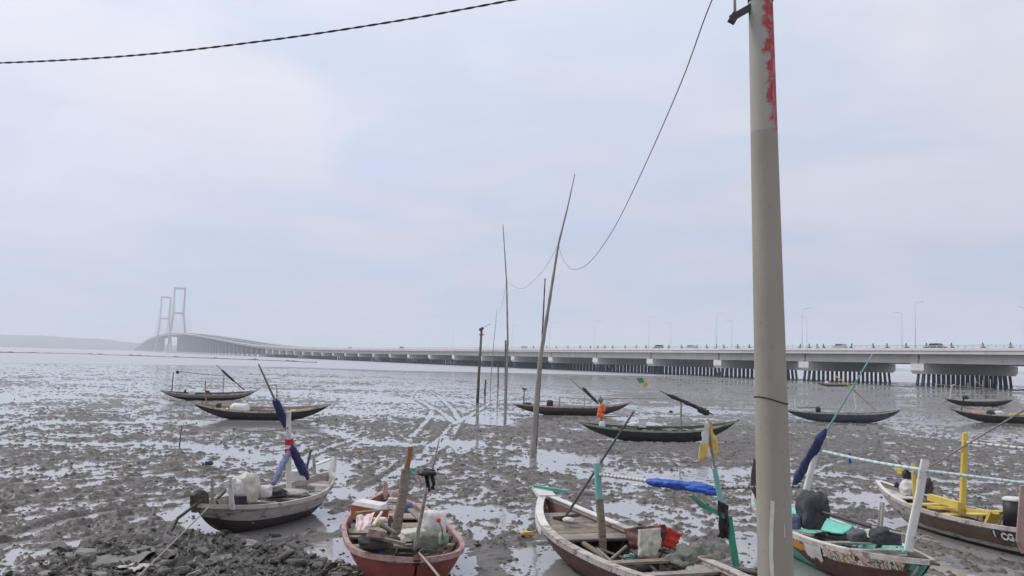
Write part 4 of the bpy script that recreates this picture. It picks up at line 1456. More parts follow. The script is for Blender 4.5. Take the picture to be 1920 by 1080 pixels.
# dried white paint runs, proud of the shaft by 2 mm
def paint_run(pxs, w0, w1):
    vs = []; fs = []
    n = len(pxs)
    for i, (a, b) in enumerate(pxs):
        z = av(a, b, PY).z
        c = pole_c(z); r = pole_r(z) + 0.0025
        x = av(a, b, PY - r).x - c.x
        hw = (w0 + (w1 - w0) * i / (n - 1)) / 2
        for s in (-1, 1):
            xx = x + s * hw
            vs.append(c + Vector((xx, -math.sqrt(max(r * r - xx * xx, 0)), 0)))
    for i in range(n - 1): fs.append((2 * i, 2 * i + 2, 2 * i + 3, 2 * i + 1))
    MB().add(vs, fs).build('paint_run', M['white'], pole)


paint_run([(1449, 935), (1449, 950), (1448, 965), (1447, 1000), (1447, 1040), (1449, 1070), (1452, 1100)], 0.030, 0.026)
paint_run([(1471, 978), (1472, 990), (1471, 1002)], 0.005, 0.008)


# overhead cables
def cable(name, pts, r, label, twist=False, m='cable'):
    P = [Vector(p) for p in pts]
    out = []
    for i in range(len(P) - 1):          # Catmull-Rom
        p0 = P[max(i - 1, 0)]; p1 = P[i]; p2 = P[i + 1]; p3 = P[min(i + 2, len(P) - 1)]
        n = 60 if twist else 14
        for k in range(n):
            t = k / n
            out.append(0.5 * ((2 * p1) + (p2 - p0) * t + (2 * p0 - 5 * p1 + 4 * p2 - p3) * t * t + (3 * p1 - p0 - 3 * p2 + p3) * t ** 3))
    out.append(P[-1])
    mb = MB()
    if twist:
        s = 0.0; ph = [0.0]
        for a, b in zip(out[:-1], out[1:]): s += (b - a).length; ph.append(s / 0.28 * 2 * math.pi)
        for o_ in (0, math.pi):
            q = []
            for p, f in zip(out, ph):
                q.append(p + Vector((0.2 * math.cos(f + o_), 0.3 * math.cos(f + o_), math.sin(f + o_))) * r * 1.05)
            mb.tube(q, r, 5)
    else:
        mb.tube(out, r, 6)
    o = mb.build(name, M[m], loc=P[0])
    tag(o, label, 'cable')
    return o


cable('power_cable', [pole_c(7.95) + Vector((-0.1, 0, 0)), av(1180, -44, 7.9), av(960, 0, 8.3), av(740, 40, 8.7), av(500, 76, 9.1), av(250, 104, 9.5), av(0, 118, 10), av(-260, 122, 10.4)], 0.0056, 'twisted black power cable sagging across the upper left sky', True)

# bamboo stakes standing in the mud
bmA = at(998, 858); bmB = at(947, 795); bmC = at(919, 728)


def bamboo(base, pixels, r0, r1, m, label, name='bamboo_stake', nodes=14):
    pts = [Vector((base.x, base.y, -0.5))] + [av(a, b, base.y) for a, b in pixels]
    # resample with nodes
    out = []; rs = []
    T = []
    L = 0
    for a, b in zip(pts[:-1], pts[1:]): T.append((L, (b - a).length)); L += (b - a).length
    for i in range(nodes * 3 + 1):
        s = L * i / (nodes * 3)
        for k, (s0, l) in enumerate(T):
            if s <= s0 + l + 1e-6: break
        out.append(pts[k].lerp(pts[k + 1], (s - s0) / l))
        rs.append((r0 + (r1 - r0) * s / L) * (1.16 if i % 3 == 0 else 1.0))
    o = MB().tube(out, rs, 8).build(name, M[m], loc=(base.x, base.y, 0))
    tag(o, label, 'stake', 'bamboo stakes in the mud')
    return o


bamboo(bmA, [(998, 855), (1012, 680), (1047, 458), (1064, 390), (1078, 326)], 0.105, 0.014, 'bamboo', 'tallest leaning bamboo stake, thick grey foot in the mud')
bamboo(at(1003, 850), [(1004, 840), (1014, 690), (1022, 522)], 0.055, 0.022, 'darkbamboo', 'dark upright bamboo tied beside the tallest leaning one')
bamboo(bmB, [(947, 790), (952, 640), (950, 530), (943, 421)], 0.075, 0.02, 'bamboo', 'slim tall bamboo stake left of the tallest leaning one')
bamboo(at(947, 756), [(948, 740), (948, 638)], 0.10, 0.06, 'darkbamboo', 'short dark post just behind the slim tall bamboo')
bamboo(at(934, 728), [(934, 700), (935, 668)], 0.09, 0.07, 'darkbamboo', 'small far stake between the lamp post and the slim bamboo')
bamboo(bmC, [(920, 715), (925, 650), (932, 580)], 0.06, 0.02, 'bamboo', 'thin far bamboo stake leaning right behind the lamp post')
bamboo(at(909, 740), [(909, 735), (911, 712)], 0.11, 0.08, 'darkbamboo', 'stubby dark stake at the foot of the lamp post')
bamboo(at(337, 838), [(337, 830), (341, 798)], 0.03, 0.02, 'darkbamboo', 'thin short stick in the mud left of the white mast', nodes=4)
bamboo(at(1647, 985), [(1650, 970), (1654, 942)], 0.05, 0.045, 'bamboo', 'grey mooring post between the green boat and the yellow boat', nodes=4)

tk = at(895, 756)
lp = thing('lamp_stake', (tk.x, tk.y, 0), 'dark wooden stake with a small lamp arm at its top', 'lamp stake')
MB().tube([(tk.x, tk.y, -0.5), av(898, 700, tk.y), av(903, 618, tk.y)], [0.13, 0.11, 0.09], 9).build('post', M['darkbamboo'], lp)
MB().tube([av(903, 616, tk.y), av(910, 612, tk.y), av(921, 607, tk.y)], 0.028, 6).build('lamp_arm', M['rail'], lp)
MB().beam(av(898.5, 619, tk.y), av(906.5, 615, tk.y), 0.22, 0.2).build('lamp_head', M['metal'], lp)
MB().beam(av(898.5, 627, tk.y), av(907, 628, tk.y), 0.09, 0.09).build('cross_peg', M['darkbamboo'], lp)

cable('hanging_wire', [pole_c(7.3), av(1335, 0, 9.3), av(1275, 160, 10.9), av(1200, 330, 14.2), av(1150, 430, 17.6), av(1110, 487, 21.6), av(1085, 504, 25.5), av(1068, 502, 29), av(1054, 482, 33), av(1047, 458, bmA.y)], 0.0062, 'thin wire drooping from the concrete pole to the tall bamboo', m='darkrope')
cable('tied_line', [av(1046, 460, bmA.y), av(1020, 505, bmA.y + 3), av(988, 537, bmA.y + 8), av(970, 540, bmA.y + 11), av(950, 527, bmB.y)], 0.007, 'thin line slung between the two tall bamboo stakes', m='rope')
cable('far_line', [av(950, 527, bmB.y), av(940, 575, bmB.y + 20), av(932, 590, bmC.y)], 0.009, 'thin line from the slim bamboo to the far leaning one', m='rope')
cable('mooring_rope', [at(392, 950, 0.7), av(330, 1012, 16.2), av(255, 1085, 13.5), av(200, 1140, 12)], 0.012, 'pale mooring rope running down left from the white-masted boat', m='rope')
cable('bow_line', [at(786, 1037, 0.78), av(806, 1060, 12.3), av(830, 1090, 11.4)], 0.016, 'mooring line leaving the front of the pink boat', m='rope')


# ------------------------------------------------------------------ boat A: white mast, tarred bottom
S_, B_, w_ = ENDS['A']
A = Boat('fishing_boat', S_, B_, 'worn white wooden boat with tarred bottom and red-banded mast', beam=w_, free=0.62, rise_b=0.30, rise_s=0.16, hullm=('greywhite', 'tar', 'wood2'), split=0.66, gun='greywhite', pb=2.2, ps=2.6, rake=0.66, zb=-0.10)
A.ribs([-0.6, -0.4, -0.2, 0, 0.2, 0.4, 0.6])
A.deck(0.42, 0.86, 6, 0.10, ('wood2', 'greywhite', 'wood2'))
A.deck(-0.88, -0.55, 5, 0.08, ('wood2', 'wood', 'greywhite'))
A.deck(-0.52, 0.40, 5, 0.34, ('wood2', 'darkwood', 'wood'), name='floor_board', lengthwise=True, wid=0.72)
A.thwart(-0.15, 0.07, 'greywhite', 0.2); A.thwart(0.12, 0.07, 'wood2', 0.16); A.thwart(0.36, 0.06, 'greywhite', 0.2)
A.stem(1, 0.34, 0.16, 'white', 0.35, 0.12)
A.stem(-1, 0.20, 0.16, 'darkwood', 0.5, 0.12)
mt0, mt1 = A.on(543, 915), A.on(541, 771)
A.post('mast', mt0 - Vector((0, 0, 0.25)), mt1, 0.105, 'white', 0.09)
for y0, y1 in ((823, 834), (841, 853)):
    MB().beam(A.on(542.5, y1), A.on(542.2, y0), 0.135, 0.125, up=A.ux).build('red_band', M['redband'], A.root)
A.pole('spar', A.on(538, 800, 0.1), A.on(485, 683, 0.1), 0.028, 0.018, 'bamboo')
rolled('rolled_sail', A.on(541, 806, 0.12), A.on(515, 749, 0.12), 0.075, 'navy', A.root, seed=3, ends=0.65)
rolled('rolled_sail', A.on(575, 897, -0.10), A.on(546, 838, -0.06), 0.085, 'navy', A.root, seed=5, ends=0.7)
rolled('tied_cloth', A.on(512, 908, -0.25), A.on(541, 848, -0.05), 0.055, 'bluecloth', A.root, seed=8, lump=0.5, ends=0.7)
A.pole('boom', A.on(541, 802), A.on(455, 808), 0.016, 0.012, 'bamboo', sag=0.04)
A.pole('spar_stub', A.on(540, 843), A.on(572, 828), 0.022, 0.02, 'wood2')
A.post('side_post', A.on(436, 955, -0.45), A.on(430, 893, -0.45), 0.10, 'white', 0.05)
MB().beam(A.on(420, 908, -0.45), A.on(441, 900, -0.45), 0.05, 0.09).build('post_cap', M['white'], A.root)
A.pole('side_post', A.on(398, 955, 0.1), A.on(398, 892, 0.1), 0.03, 0.03, 'rope')
A.post('bow_post', A.on(590, 890), A.on(588, 852), 0.07, 'greywhite')
A.post('bow_post', A.on(575, 878, 0.2), A.on(583, 843, 0.2), 0.05, 'darkwood')
blob('tarpaulin', A.on(461, 934, 0.05) - Vector((0, 0, 0.05)), (0.24, 0.30, 0.35), 'cream', 2, 0.28, label='cream tarpaulin bundled over the engine of the white-masted boat', cat='tarpaulin')
blob('tarpaulin_fold', A.on(440, 915, -0.2) - Vector((0, 0, 0.1)), (0.13, 0.18, 0.16), 'whitecloth', 6, 0.35, label='white folded cloth beside the cream tarpaulin', cat='cloth')
blob('sack', A.on(494, 926, -0.1) - Vector((0, 0, 0.05)), (0.16, 0.15, 0.14), 'whitecloth', 4, 0.3, label='round white plastic bag in the middle of the white-masted boat', cat='bag')
blob('dark_cloth', A.on(515, 922, 0.1) - Vector((0, 0, 0.08)), (0.24, 0.2, 0.1), 'darkcloth', 7, 0.45, label='black cloth heap beside the round white bag', cat='cloth')
blob('sack', A.on(556, 898, 0.1) - Vector((0, 0, 0.02)), (0.22, 0.16, 0.14), 'whitecloth', 12, 0.3, label='white sack lying behind the red-banded mast', cat='sack')
blob('cloth_heap', A.on(548, 925, -0.15) - Vector((0, 0, 0.05)), (0.32, 0.2, 0.09), 'greywhite', 9, 0.4, label='grey cloth spread in front of the red-banded mast', cat='cloth')
pn = A.on(606, 866)
MB().box(pn, (0.34, 0.22, 0.03), Matrix.Rotation(0.4, 3, 'Z') @ Matrix.Rotation(-0.35, 3, 'Y')).build('white_board', M['white'], loc=pn)
tag(bpy.data.objects['white_board'], 'tilted white board lying on the bow of the white-masted boat', 'board')
blob('rudder_bundle', A.on(374, 942, 0.1) - Vector((0, 0, 0.1)), (0.16, 0.10, 0.20), 'darkwood', 15, 0.4, label='dark brown bundle on the stern of the white-masted boat', cat='bundle')
MB().beam(A.on(378, 938, -0.1), A.on(333, 972, -0.1), 0.035, 0.045).build('tiller', M['darkwood'], A.root)
MB().beam(A.on(333, 972, -0.1), A.on(322, 995, -0.1), 0.03, 0.04).build('tiller_blade', M['darkwood'], A.root)
A.pole('shaft', A.on(408, 935, 0.1), A.on(440, 905, 0.1), 0.025, 0.025, 'metal')
MB().box(A.on(448, 940, 0.0), (0.24, 0.3, 0.22), Matrix.Rotation(0.9, 3, 'Z')).build('engine_bed', M['black'], A.root)

# ------------------------------------------------------------------ boat B: pink boat, end on
S_, B_, w_ = ENDS['B']
B = Boat('fishing_boat', S_, B_, 'pink wooden boat seen end on, crowded with gear', beam=w_, free=0.74, rise_b=0.10, rise_s=0.18, hullm=('pink', 'pink', 'maroon'), split=0.3, gun='pinkpale', pb=4.2, ps=2.0, qb=0.72, qs=0.85, rake=0.80, zb=-0.10, gw=0.075, gh=0.055)
B.ribs([-0.5, -0.25, 0, 0.2, 0.4, 0.6, 0.78], 'maroon')
B.deck(-0.85, -0.42, 6, 0.06, ('wood', 'pinkpale', 'wood2'))
B.deck(0.80, 0.965, 3, 0.05, ('wood2', 'wood', 'wood2'))
B.deck(-0.38, -0.08, 4, 0.12, ('wood2', 'wood'))
B.deck(0.0, 0.8, 5, 0.48, ('darkwood', 'maroon'), name='floor_board', lengthwise=True, wid=0.7)
B.thwart(0.35, 0.1, 'wood2', 0.2); B.thwart(0.10, 0.09, 'wood', 0.18)
B.stem(-1, 0.22, 0.12, 'pinkpale', 0.3, 0.10)
sp_ = B.P(0.99, 0, None)
MB().beam(B.P(1.0, 0, None) + Vector((0, 0, 0.0)), B.P(1.0, 1, None) * 0.5 + B.P(1.0, -1, None) * 0.5 + Vector((0, 0, 0.02)), 0.10, 0.08, up=B.ux).build('stem_post', M['maroon'], B.root)


def onB(px, py, u):
    """pixel ray met with the upright plane across boat B at station u"""
    o = B.c + B.ux * (u * B.L / 2)
    d = ray(px, py)
    return CAM + d * ((o - CAM).dot(B.ux) / d.dot(B.ux))


def onX(bt, px, py, u):
    o = bt.c + bt.ux * (u * bt.L / 2)
    d = ray(px, py)
    return CAM + d * ((o - CAM).dot(bt.ux) / d.dot(bt.ux))


B.post('mast', onB(742, 1005, 0.25), onB(762, 880, 0.25), 0.15, 'wood', 0.13)
B.post('mast', onB(762, 884, 0.25), onB(770, 838, 0.25), 0.085, 'rustwood', 0.08)
blob('mast_cap', onB(770.5, 832, 0.25), (0.03, 0.03, 0.05), 'whitecloth', 1, 0.2, parent=B.root, sub=3)
B.pole('whip', onB(811, 880, 0.6), onB(824, 822, 0.6), 0.016, 0.008, 'bamboo')
B.pole('side_post', onB(777, 1032, 0.9), onB(800, 915, 0.9), 0.028, 0.026, 'wood2')
cloth('striped_cloth', (onB(793, 878, 0.88), onB(814, 880, 0.88), onB(816, 918, 0.86), onB(801, 922, 0.86)), 'black', B.root, 4, 0.05, m2=('whitecloth', lambda u, v: 0.42 < u < 0.6 and v > 0.25))
blob('cloth_knot', onB(800, 886, 0.88) - Vector((0, 0, 0.04)), (0.13, 0.09, 0.05), 'black', 5, 0.45, parent=B.root, sub=3)
bx_ = onB(694, 958, 0.12)
ck = thing('cool_box', bx_ - Vector((0, 0, 0.1)), 'orange box with white lid on the left of the pink boat', 'box')
R_ = Matrix.Rotation(-0.25, 3, 'Z') @ Matrix.Rotation(0.10, 3, 'Y')
MB().box(bx_ + R_ @ Vector((0, 0, -0.02)), (0.50, 0.36, 0.20), R_, taper=1.04).build('body', M['boxorange'], ck)
MB().box(bx_ + R_ @ Vector((0, 0, 0.115)), (0.53, 0.39, 0.06), R_, taper=0.85).build('lid', M['whitecloth'], ck)
cloth('pink_sheet', (onB(668, 966, 0.60), onB(702, 962, 0.50), onB(694, 985, 0.78), onB(665, 1000, 0.82)), 'pinkcloth', None, 9, 0.04, label='pale pink sheet draped over the left side of the pink boat', cat='sheet')
B.pole('oar', onB(702, 976, 0.55), onB(742, 1000, 0.6), 0.05, 0.03, 'wood2')
blob('yellow_bottle', onB(704, 980, 0.6) - Vector((0, 0, 0.05)), (0.07, 0.06, 0.08), 'yellow', 3, 0.2, label='yellow plastic bottle next to the pale pink sheet', cat='bottle', sub=3)
blob('white_sack', onB(810, 990, 0.6) - Vector((0, 0, 0.08)), (0.20, 0.2, 0.22), 'whitecloth', 14, 0.3, label='white sack standing at the right side of the pink boat', cat='sack')
blob('grey_sack', onB(803, 1014, 0.75) - Vector((0, 0, 0.08)), (0.22, 0.16, 0.13), 'net', 16, 0.3, label='grey sack in front of the white sack in the pink boat', cat='sack')
blob('cream_cloth', onB(775, 1006, 0.7) - Vector((0, 0, 0.05)), (0.2, 0.16, 0.10), 'cream', 18, 0.35, label='cream cloth in the middle of the pink boat', cat='cloth')
blob('green_bag', onB(831, 1012, 0.8) - Vector((0, 0, 0.06)), (0.08, 0.09, 0.11), 'palegreen', 19, 0.3, label='small green bag at the right rim of the pink boat', cat='bag', sub=3)
blob('red_cloth', onB(741, 941, -0.25) - Vector((0, 0, 0.02)), (0.10, 0.06, 0.14), 'pinkpale', 20, 0.4, label='faded pink cloth behind the mast of the pink boat', cat='cloth', sub=3)
cloth('teal_rag', (onB(764, 876, 0.2), onB(780, 878, 0.2), onB(776, 892, 0.2), onB(766, 890, 0.2)), 'mint', B.root, 2, 0.02, 6, 6)
cloth('cross_rag', (onB(771, 893, 0.2), onB(788, 890, 0.2), onB(792, 903, 0.2), onB(778, 905, 0.2)), 'pinkcloth', B.root, 6, 0.04, 8, 6)
B.post('red_bracket', onB(726, 1015, 0.6), onB(733, 968, 0.55), 0.06, 'maroon')
MB().beam(onB(716, 950, 0.1), onB(738, 934, 0.1), 0.05, 0.05).build('oar_crutch', M['white'], B.root)
MB().box(onB(737, 937, 0.1), (0.16, 0.12, 0.05)).build('white_block', M['white'], B.root)
blob('blue_bag', onB(763, 957, -0.15) - Vector((0, 0, 0.03)), (0.11, 0.09, 0.12), 'bluecloth', 22, 0.3, label='blue grey bag behind the mast of the pink boat', cat='bag', sub=3)
cable('red_line', [onB(822, 978, 0.7), onB(828, 990, 0.8), onB(830, 1012, 0.85)], 0.012, 'dark line with a red end at the right rim of the pink boat', m='darkrope')
blob('red_float', onB(822, 979, 0.7), (0.035, 0.035, 0.04), 'red', 2, 0.1, label='small red float at the right rim of the pink boat', cat='float', sub=3)

MB().beam(onB(786, 945, 0.0), onB(828, 985, 0.55), 0.14, 0.03).build('loose_plank', M['pinkpale'], B.root)
MB().beam(onB(770, 955, 0.0), onB(812, 1000, 0.6), 0.10, 0.03).build('loose_plank', M['wood2'], B.root)
MB().beam(onB(668, 962, 0.35), onB(730, 955, 0.2), 0.09, 0.03).build('loose_plank', M['wood'], B.root)
MB().beam(onB(690, 1004, 0.86), onB(760, 1020, 0.9), 0.10, 0.04).build('loose_plank', M['wood'], B.root)
MB().beam(onB(690, 998, 0.9), onB(722, 1003, 0.9), 0.05, 0.10).build('repair_patch', M['pinkpale'], B.root)
B.pole('oar', onB(700, 985, 0.75), onB(716, 960, 0.4), 0.03, 0.02, 'white')
blob('rope_heap', onB(705, 1000, 0.8) - Vector((0, 0, 0.2)), (0.22, 0.16, 0.12), 'darkrope', 26, 0.5, label='dark rope heap under the pale pink sheet', cat='rope heap')
blob('white_bowl', onB(716, 975, 0.4) - Vector((0, 0, 0.03)), (0.09, 0.09, 0.05), 'whitecloth', 27, 0.15, label='white bowl left of the mast of the pink boat', cat='bowl', sub=3)

# ------------------------------------------------------------------ boat C: white rim, brown inside, blue roll
S_, B_, w_ = ENDS['C']
C = Boat('fishing_boat', S_, B_, 'brown wooden boat with white rim and rolled blue tarp overhead', beam=w_, free=0.66, rise_b=0.36, rise_s=0.2, hullm=('maroon', 'maroon', 'maroon'), split=0.4, gun='rimgrey', pb=2.5, ps=2.6, rake=0.72, zb=-0.10, gw=0.12, gh=0.06)
C.ribs([-0.3, -0.1, 0.1, 0.28, 0.42], 'wood')
C.deck(0.36, 0.80, 8, 0.10, ('wood', 'wood2', 'wood'))
C.deck(-0.45, 0.34, 5, 0.42, ('maroon', 'darkwood', 'wood'), name='floor_board', lengthwise=True, wid=0.7)
C.thwart(0.345, 0.105, 'darkwood', 0.10); C.thwart(-0.12, 0.08, 'wood', 0.2); C.thwart(-0.36, 0.08, 'wood2', 0.2)
cp = (C.P(0.96, 1, None) + C.P(0.96, -1, None)) / 2
MB().box(cp + Vector((0, 0, 0.06)) + C.ux * 0.12, (0.42, 0.34, 0.07), Matrix.Rotation(math.atan2(C.ux.y, C.ux.x), 3, 'Z') @ Matrix.Rotation(-0.3, 3, 'Y')).build('bow_block', M['white'], C.root)
MB().beam(cp + C.ux * 0.3 + C.uy * 0.15 + Vector((0, 0, 0.16)), cp - C.uy * 0.45 - C.ux * 0.0 + Vector((0, 0, 0.08)), 0.10, 0.05).build('bow_crosspiece', M['seagreen'], C.root)


def rim_strip(bt, u0, u1, sg, m, name, o0=0.026, dz=0.028, w=0.15, h=0.02):
    vs = []; fs = []
    n = 12
    for i in range(n + 1):
        u = u0 + (u1 - u0) * i / n
        p = bt.P(u, sg, None); o = bt.uy * sg
        for q in (p + o * o0 + Vector((0, 0, dz)), p + o * o0 + Vector((0, 0, dz - h)), p - o * (w - o0) + Vector((0, 0, dz - h)), p - o * (w - o0) + Vector((0, 0, dz))):
            vs.append(q)
    for i in range(n):
        for k in range(4):
            a = i * 4 + k; b = i * 4 + (k + 1) % 4
            fs.append((a, b, b + 4, a + 4) if sg > 0 else (a + 4, b + 4, b, a))
    fs.append((0, 1, 2, 3)); fs.append((n * 4 + 3, n * 4 + 2, n * 4 + 1, n * 4))
    MB().add(vs, fs).build(name, M[m], bt.root)


for sg in (-1, 1): rim_strip(C, 0.5, 0.97, sg, 'white', 'rim_cap')
rim_strip(C, -0.9, 0.5, -1, 'rimgrey', 'rim_cap')
rim_strip(C, -0.9, 0.5, 1, 'rimgrey', 'rim_cap')
rim_strip(C, 0.5, 0.97, 1, 'white', 'rub_rail', 0.035, -0.04, 0.02, 0.10)
mC = onX(C, 1126, 1035, 0.36)
C.post('mast', onX(C, 1131, 1055, 0.33), onX(C, 1124, 935, 0.33), 0.125, 'wood', 0.11)
C.post('mast', onX(C, 1124, 940, 0.33), onX(C, 1119, 868, 0.33), 0.105, 'teal', 0.10)
C.pole('leaning_spar', onX(C, 1056, 975, 0.62), onX(C, 1188, 772, 0.40), 0.026, 0.018, 'darkbamboo')
band_rod('boom', onX(C, 1118, 889, 0.33), onX(C, 1214, 902, 0.12), 0.028, 'white', 'rope', 14, C.root)
rolled('blue_tarp_roll', onX(C, 1214, 903, 0.12), onX(C, 1340, 917, -0.12), 0.066, 'blue', C.root, seed=4, lump=0.3, ends=0.6)
rolled('blue_tarp_tail', onX(C, 1285, 914, -0.05), onX(C, 1349, 927, -0.14), 0.042, 'blue', C.root, seed=9, lump=0.5)
band_rod('boom', onX(C, 1338, 915, -0.12), onX(C, 1500, 912, -0.42), 0.022, 'rope', 'darkrope', 16, C.root)
C.post('forked_post', onX(C, 1381, 1066, -0.25), onX(C, 1366, 968, -0.25), 0.10, 'green', 0.07)
MB().beam(onX(C, 1367, 972, -0.25), onX(C, 1318, 948, -0.22), 0.10, 0.07).beam(onX(C, 1322, 952, -0.22), onX(C, 1296, 928, -0.22), 0.085, 0.06, taper=0.6).build('fork_arm', M['green'], C.root)
C.post('upper_post', onX(C, 1352, 946, -0.2), onX(C, 1340, 878, -0.2), 0.075, 'teal', 0.06)
cloth('black_cloth', (onX(C, 1347, 938, -0.26), onX(C, 1366, 948, -0.26), onX(C, 1368, 1010, -0.26), onX(C, 1347, 1008, -0.24)), 'black', C.root, 3, 0.06)
C.pole('flag_pole', onX(C, 1343, 900, -0.2), onX(C, 1327, 785, -0.2), 0.02, 0.012, 'bamboo')
cloth('flag', (onX(C, 1322, 790, -0.2), onX(C, 1334, 790, -0.2), onX(C, 1350, 850, -0.18), onX(C, 1308, 866, -0.22)), 'whitecloth', C.root, 7, 0.045, m2=('yellowflag', lambda u, v: u > 0.62 or (v > 0.55 and u < 0.35) or (0.5 < v < 0.7)))
fb = onX(C, 1211, 1050, 0.0)
cloth('white_sack', (onX(C, 1195, 993, 0.02), onX(C, 1234, 990, 0.02), onX(C, 1232, 1042, 0.0), onX(C, 1197, 1044, 0.0)), 'cream', None, 5, 0.05, thick=0.12, label='cream sack standing in the brown boat beside the red cloth', cat='sack')
cloth('red_cloth', (onX(C, 1236, 982, 0.02), onX(C, 1276, 1000, 0.0), onX(C, 1268, 1024, 0.0), onX(C, 1234, 1026, 0.02)), 'red', None, 8, 0.04, thick=0.03, label='bright red cloth beside the cream sack in the brown boat', cat='cloth')
bucket('bucket', onX(C, 1214, 1080, 0.02), 0.17, 0.24, 'black', 'black bucket under the cream sack in the brown boat')
blob('fishing_net', onX(C, 1308, 1058, -0.15) - Vector((0, 0, 0.10)), (0.32, 0.28, 0.20), 'net', 31, 1.0, label='grey green fishing net heaped in the brown boat', cat='fishing net')
blob('net_heap', onX(C, 1340, 1072, -0.28) - Vector((0, 0, 0.14)), (0.4, 0.3, 0.14), 'rope', 33, 0.5, label='tangled pale rope heap by the green forked post', cat='rope heap')
C.pole('lying_pole', onX(C, 1236, 1032, -0.02), onX(C, 1425, 1078, -0.45), 0.028, 0.03, 'black')
C.pole('lying_pole', onX(C, 1092, 1018, 0.34), onX(C, 1165, 1066, 0.12), 0.05, 0.045, 'wood')
C.pole('lying_pole', onX(C, 1145, 1050, 0.16), onX(C, 1175, 1024, 0.2), 0.03, 0.025, 'wood2')
MB().beam(onX(C, 1250, 1078, -0.15), onX(C, 1370, 1050, -0.3), 0.20, 0.04).build('loose_plank', M['wood2'], C.root)
MB().beam(onX(C, 1255, 1062, -0.12), onX(C, 1352, 1038, -0.28), 0.12, 0.04).build('loose_plank', M['wood'], C.root)
cloth('bulwark_cloth', (onX(C, 1170, 992, 0.2), onX(C, 1248, 984, 0.0), onX(C, 1246, 1012, 0.0), onX(C, 1188, 1030, 0.12)), 'maroon', C.root, 3, 0.05, thick=0.04)
blob('white_ring', onX(C, 1066, 978, 0.58), (0.1, 0.08, 0.05), 'whitecloth', 2, 0.3, parent=C.root, sub=3)
MB().beam(onX(C, 1040, 972, 0.72), onX(C, 1085, 966, 0.6), 0.12, 0.06).build('bow_bitt', M['darkwood'], C.root)
eC = C.P(-0.22, 0, 0.30)

# ------------------------------------------------------------------ boat D: sea green boat right of the pole
S_, B_, w_ = ENDS['D']
D = Boat('fishing_boat', S_, B_, 'sea green wooden boat with dark brown bow and navy rolled sail', beam=w_, free=0.68, rise_b=0.16, rise_s=0.25, hullm=('seagreen', 'seagreen', 'mint'), split=0.3, gun='rimgrey', pb=2.3, ps=2.3, rake=0.70, zb=-0.10)
D.ribs([-0.4, -0.2, 0, 0.2, 0.4, 0.6], 'teal')
D.deck(0.45, 0.86, 6, 0.08, ('wood2', 'greywhite', 'darkwood'))
D.deck(-0.1, 0.42, 5, 0.36, ('darkwood', 'wood2'), name='floor_board', lengthwise=True, wid=0.72)
D.deck(-0.75, -0.15, 6, 0.12, ('mint', 'mint', 'seagreen'))
D.thwart(0.2, 0.08, 'greywhite', 0.18); D.thwart(0.43, 0.07, 'white', 0.16)
sgD = 1 if D.uy.x < 0 else -1          # the side that faces the camera


def hull_patch(bt, u0, u1, v0, v1, sg, m, name, off=0.012, n=14, ragged=0.0, seed=0, k=4):
    vs = []; fs = []
    for i in range(n + 1):
        u = u0 + (u1 - u0) * i / n
        for j in range(k + 1):
            vv = v0(u) if callable(v0) else v0
            v = vv + (v1 - vv) * j / k
            if ragged and j == 0: v += ragged * mnoise.noise(Vector((i * 0.7, seed, 0)))
            p = bt.P(u, sg * min(v, 0.995), None)
            vs.append(p + bt.uy * sg * off + bt.ux * (off * 0.6 * (1 if u > 0 else -1)) - Vector((0, 0, off * 0.3)))
    w = k + 1
    for i in range(n):
        for j in range(k):
            a = i * w + j
            f_ = (a, a + w, a + w + 1, a + 1)
            fs.append(f_ if sg < 0 else f_[::-1])
    return MB().add(vs, fs, 0, True).build(name, M[m], bt.root)


hull_patch(D, 0.02, 0.94, lambda u: 0.72 - 0.62 * min(1, max(0, (u - 0.02) / 0.35)), 0.80, sgD, 'maroon', 'bow_plank')
hull_patch(D, -0.55, 0.92, 0.76, 0.98, sgD, 'brown', 'sheer_strake', off=0.02)
hull_patch(D, -0.52, 0.90, 0.80, 0.965, sgD, 'chipped', 'painted_strake', off=0.03, n=30, ragged=0.07, seed=3)
hull_patch(D, 0.20, 0.36, 0.70, 0.95, sgD, 'white', 'painted_patch', off=0.040, n=10, ragged=0.14, seed=3)
hull_patch(D, 0.02, 0.20, 0.77, 0.90, sgD, 'orange', 'painted_patch', off=0.036, n=8, ragged=0.12, seed=7)
for sg in (-1, 1): rim_strip(D, -0.5, 0.55, sg, 'white', 'rim_cap', w=0.09)
# forefoot edge strip
pts = [D.P(0.97, sgD * v, None) + D.uy * sgD * 0.03 for v in (0.05, 0.3, 0.5, 0.7, 0.9)]
MB().tube(pts, 0.03, 6).build('forefoot_strip', M['wood2'], D.root)
tip = (D.P(0.99, 1, None) + D.P(0.99, -1, None)) / 2
MB().beam(tip - D.ux * 0.5 + Vector((0, 0, 0.0)), tip + D.ux * 0.18 + Vector((0, 0, -0.02)), 0.16, 0.06, taper=0.4).build('bowsprit', M['darkwood'], D.root)
D.post('mast', onX(D, 1508, 935, -0.30), onX(D, 1530, 845, -0.30), 0.115, 'white', 0.09)
D.post('leaning_post', onX(D, 1703, 1033, 0.72), onX(D, 1735, 862, 0.72), 0.135, 'white', 0.07)
band_rod('boom', onX(D, 1532, 843, -0.3), onX(D, 1740, 882, 0.72), 0.028, 'white', 'lightblue', 16, D.root, sag=0.03)
band_rod('boom', onX(D, 1730, 882, 0.72), onX(D, 1960, 911, 1.0), 0.026, 'white', 'lightblue', 18, D.root)
rolled('rolled_sail', onX(D, 1487, 912, -0.45), onX(D, 1549, 804, -0.2), 0.078, 'navy', D.root, seed=12, ends=0.25, lump=0.3)
D.pole('yard', onX(D, 1478, 928, -0.48), onX(D, 1636, 664, -0.05), 0.026, 0.014, 'teal')
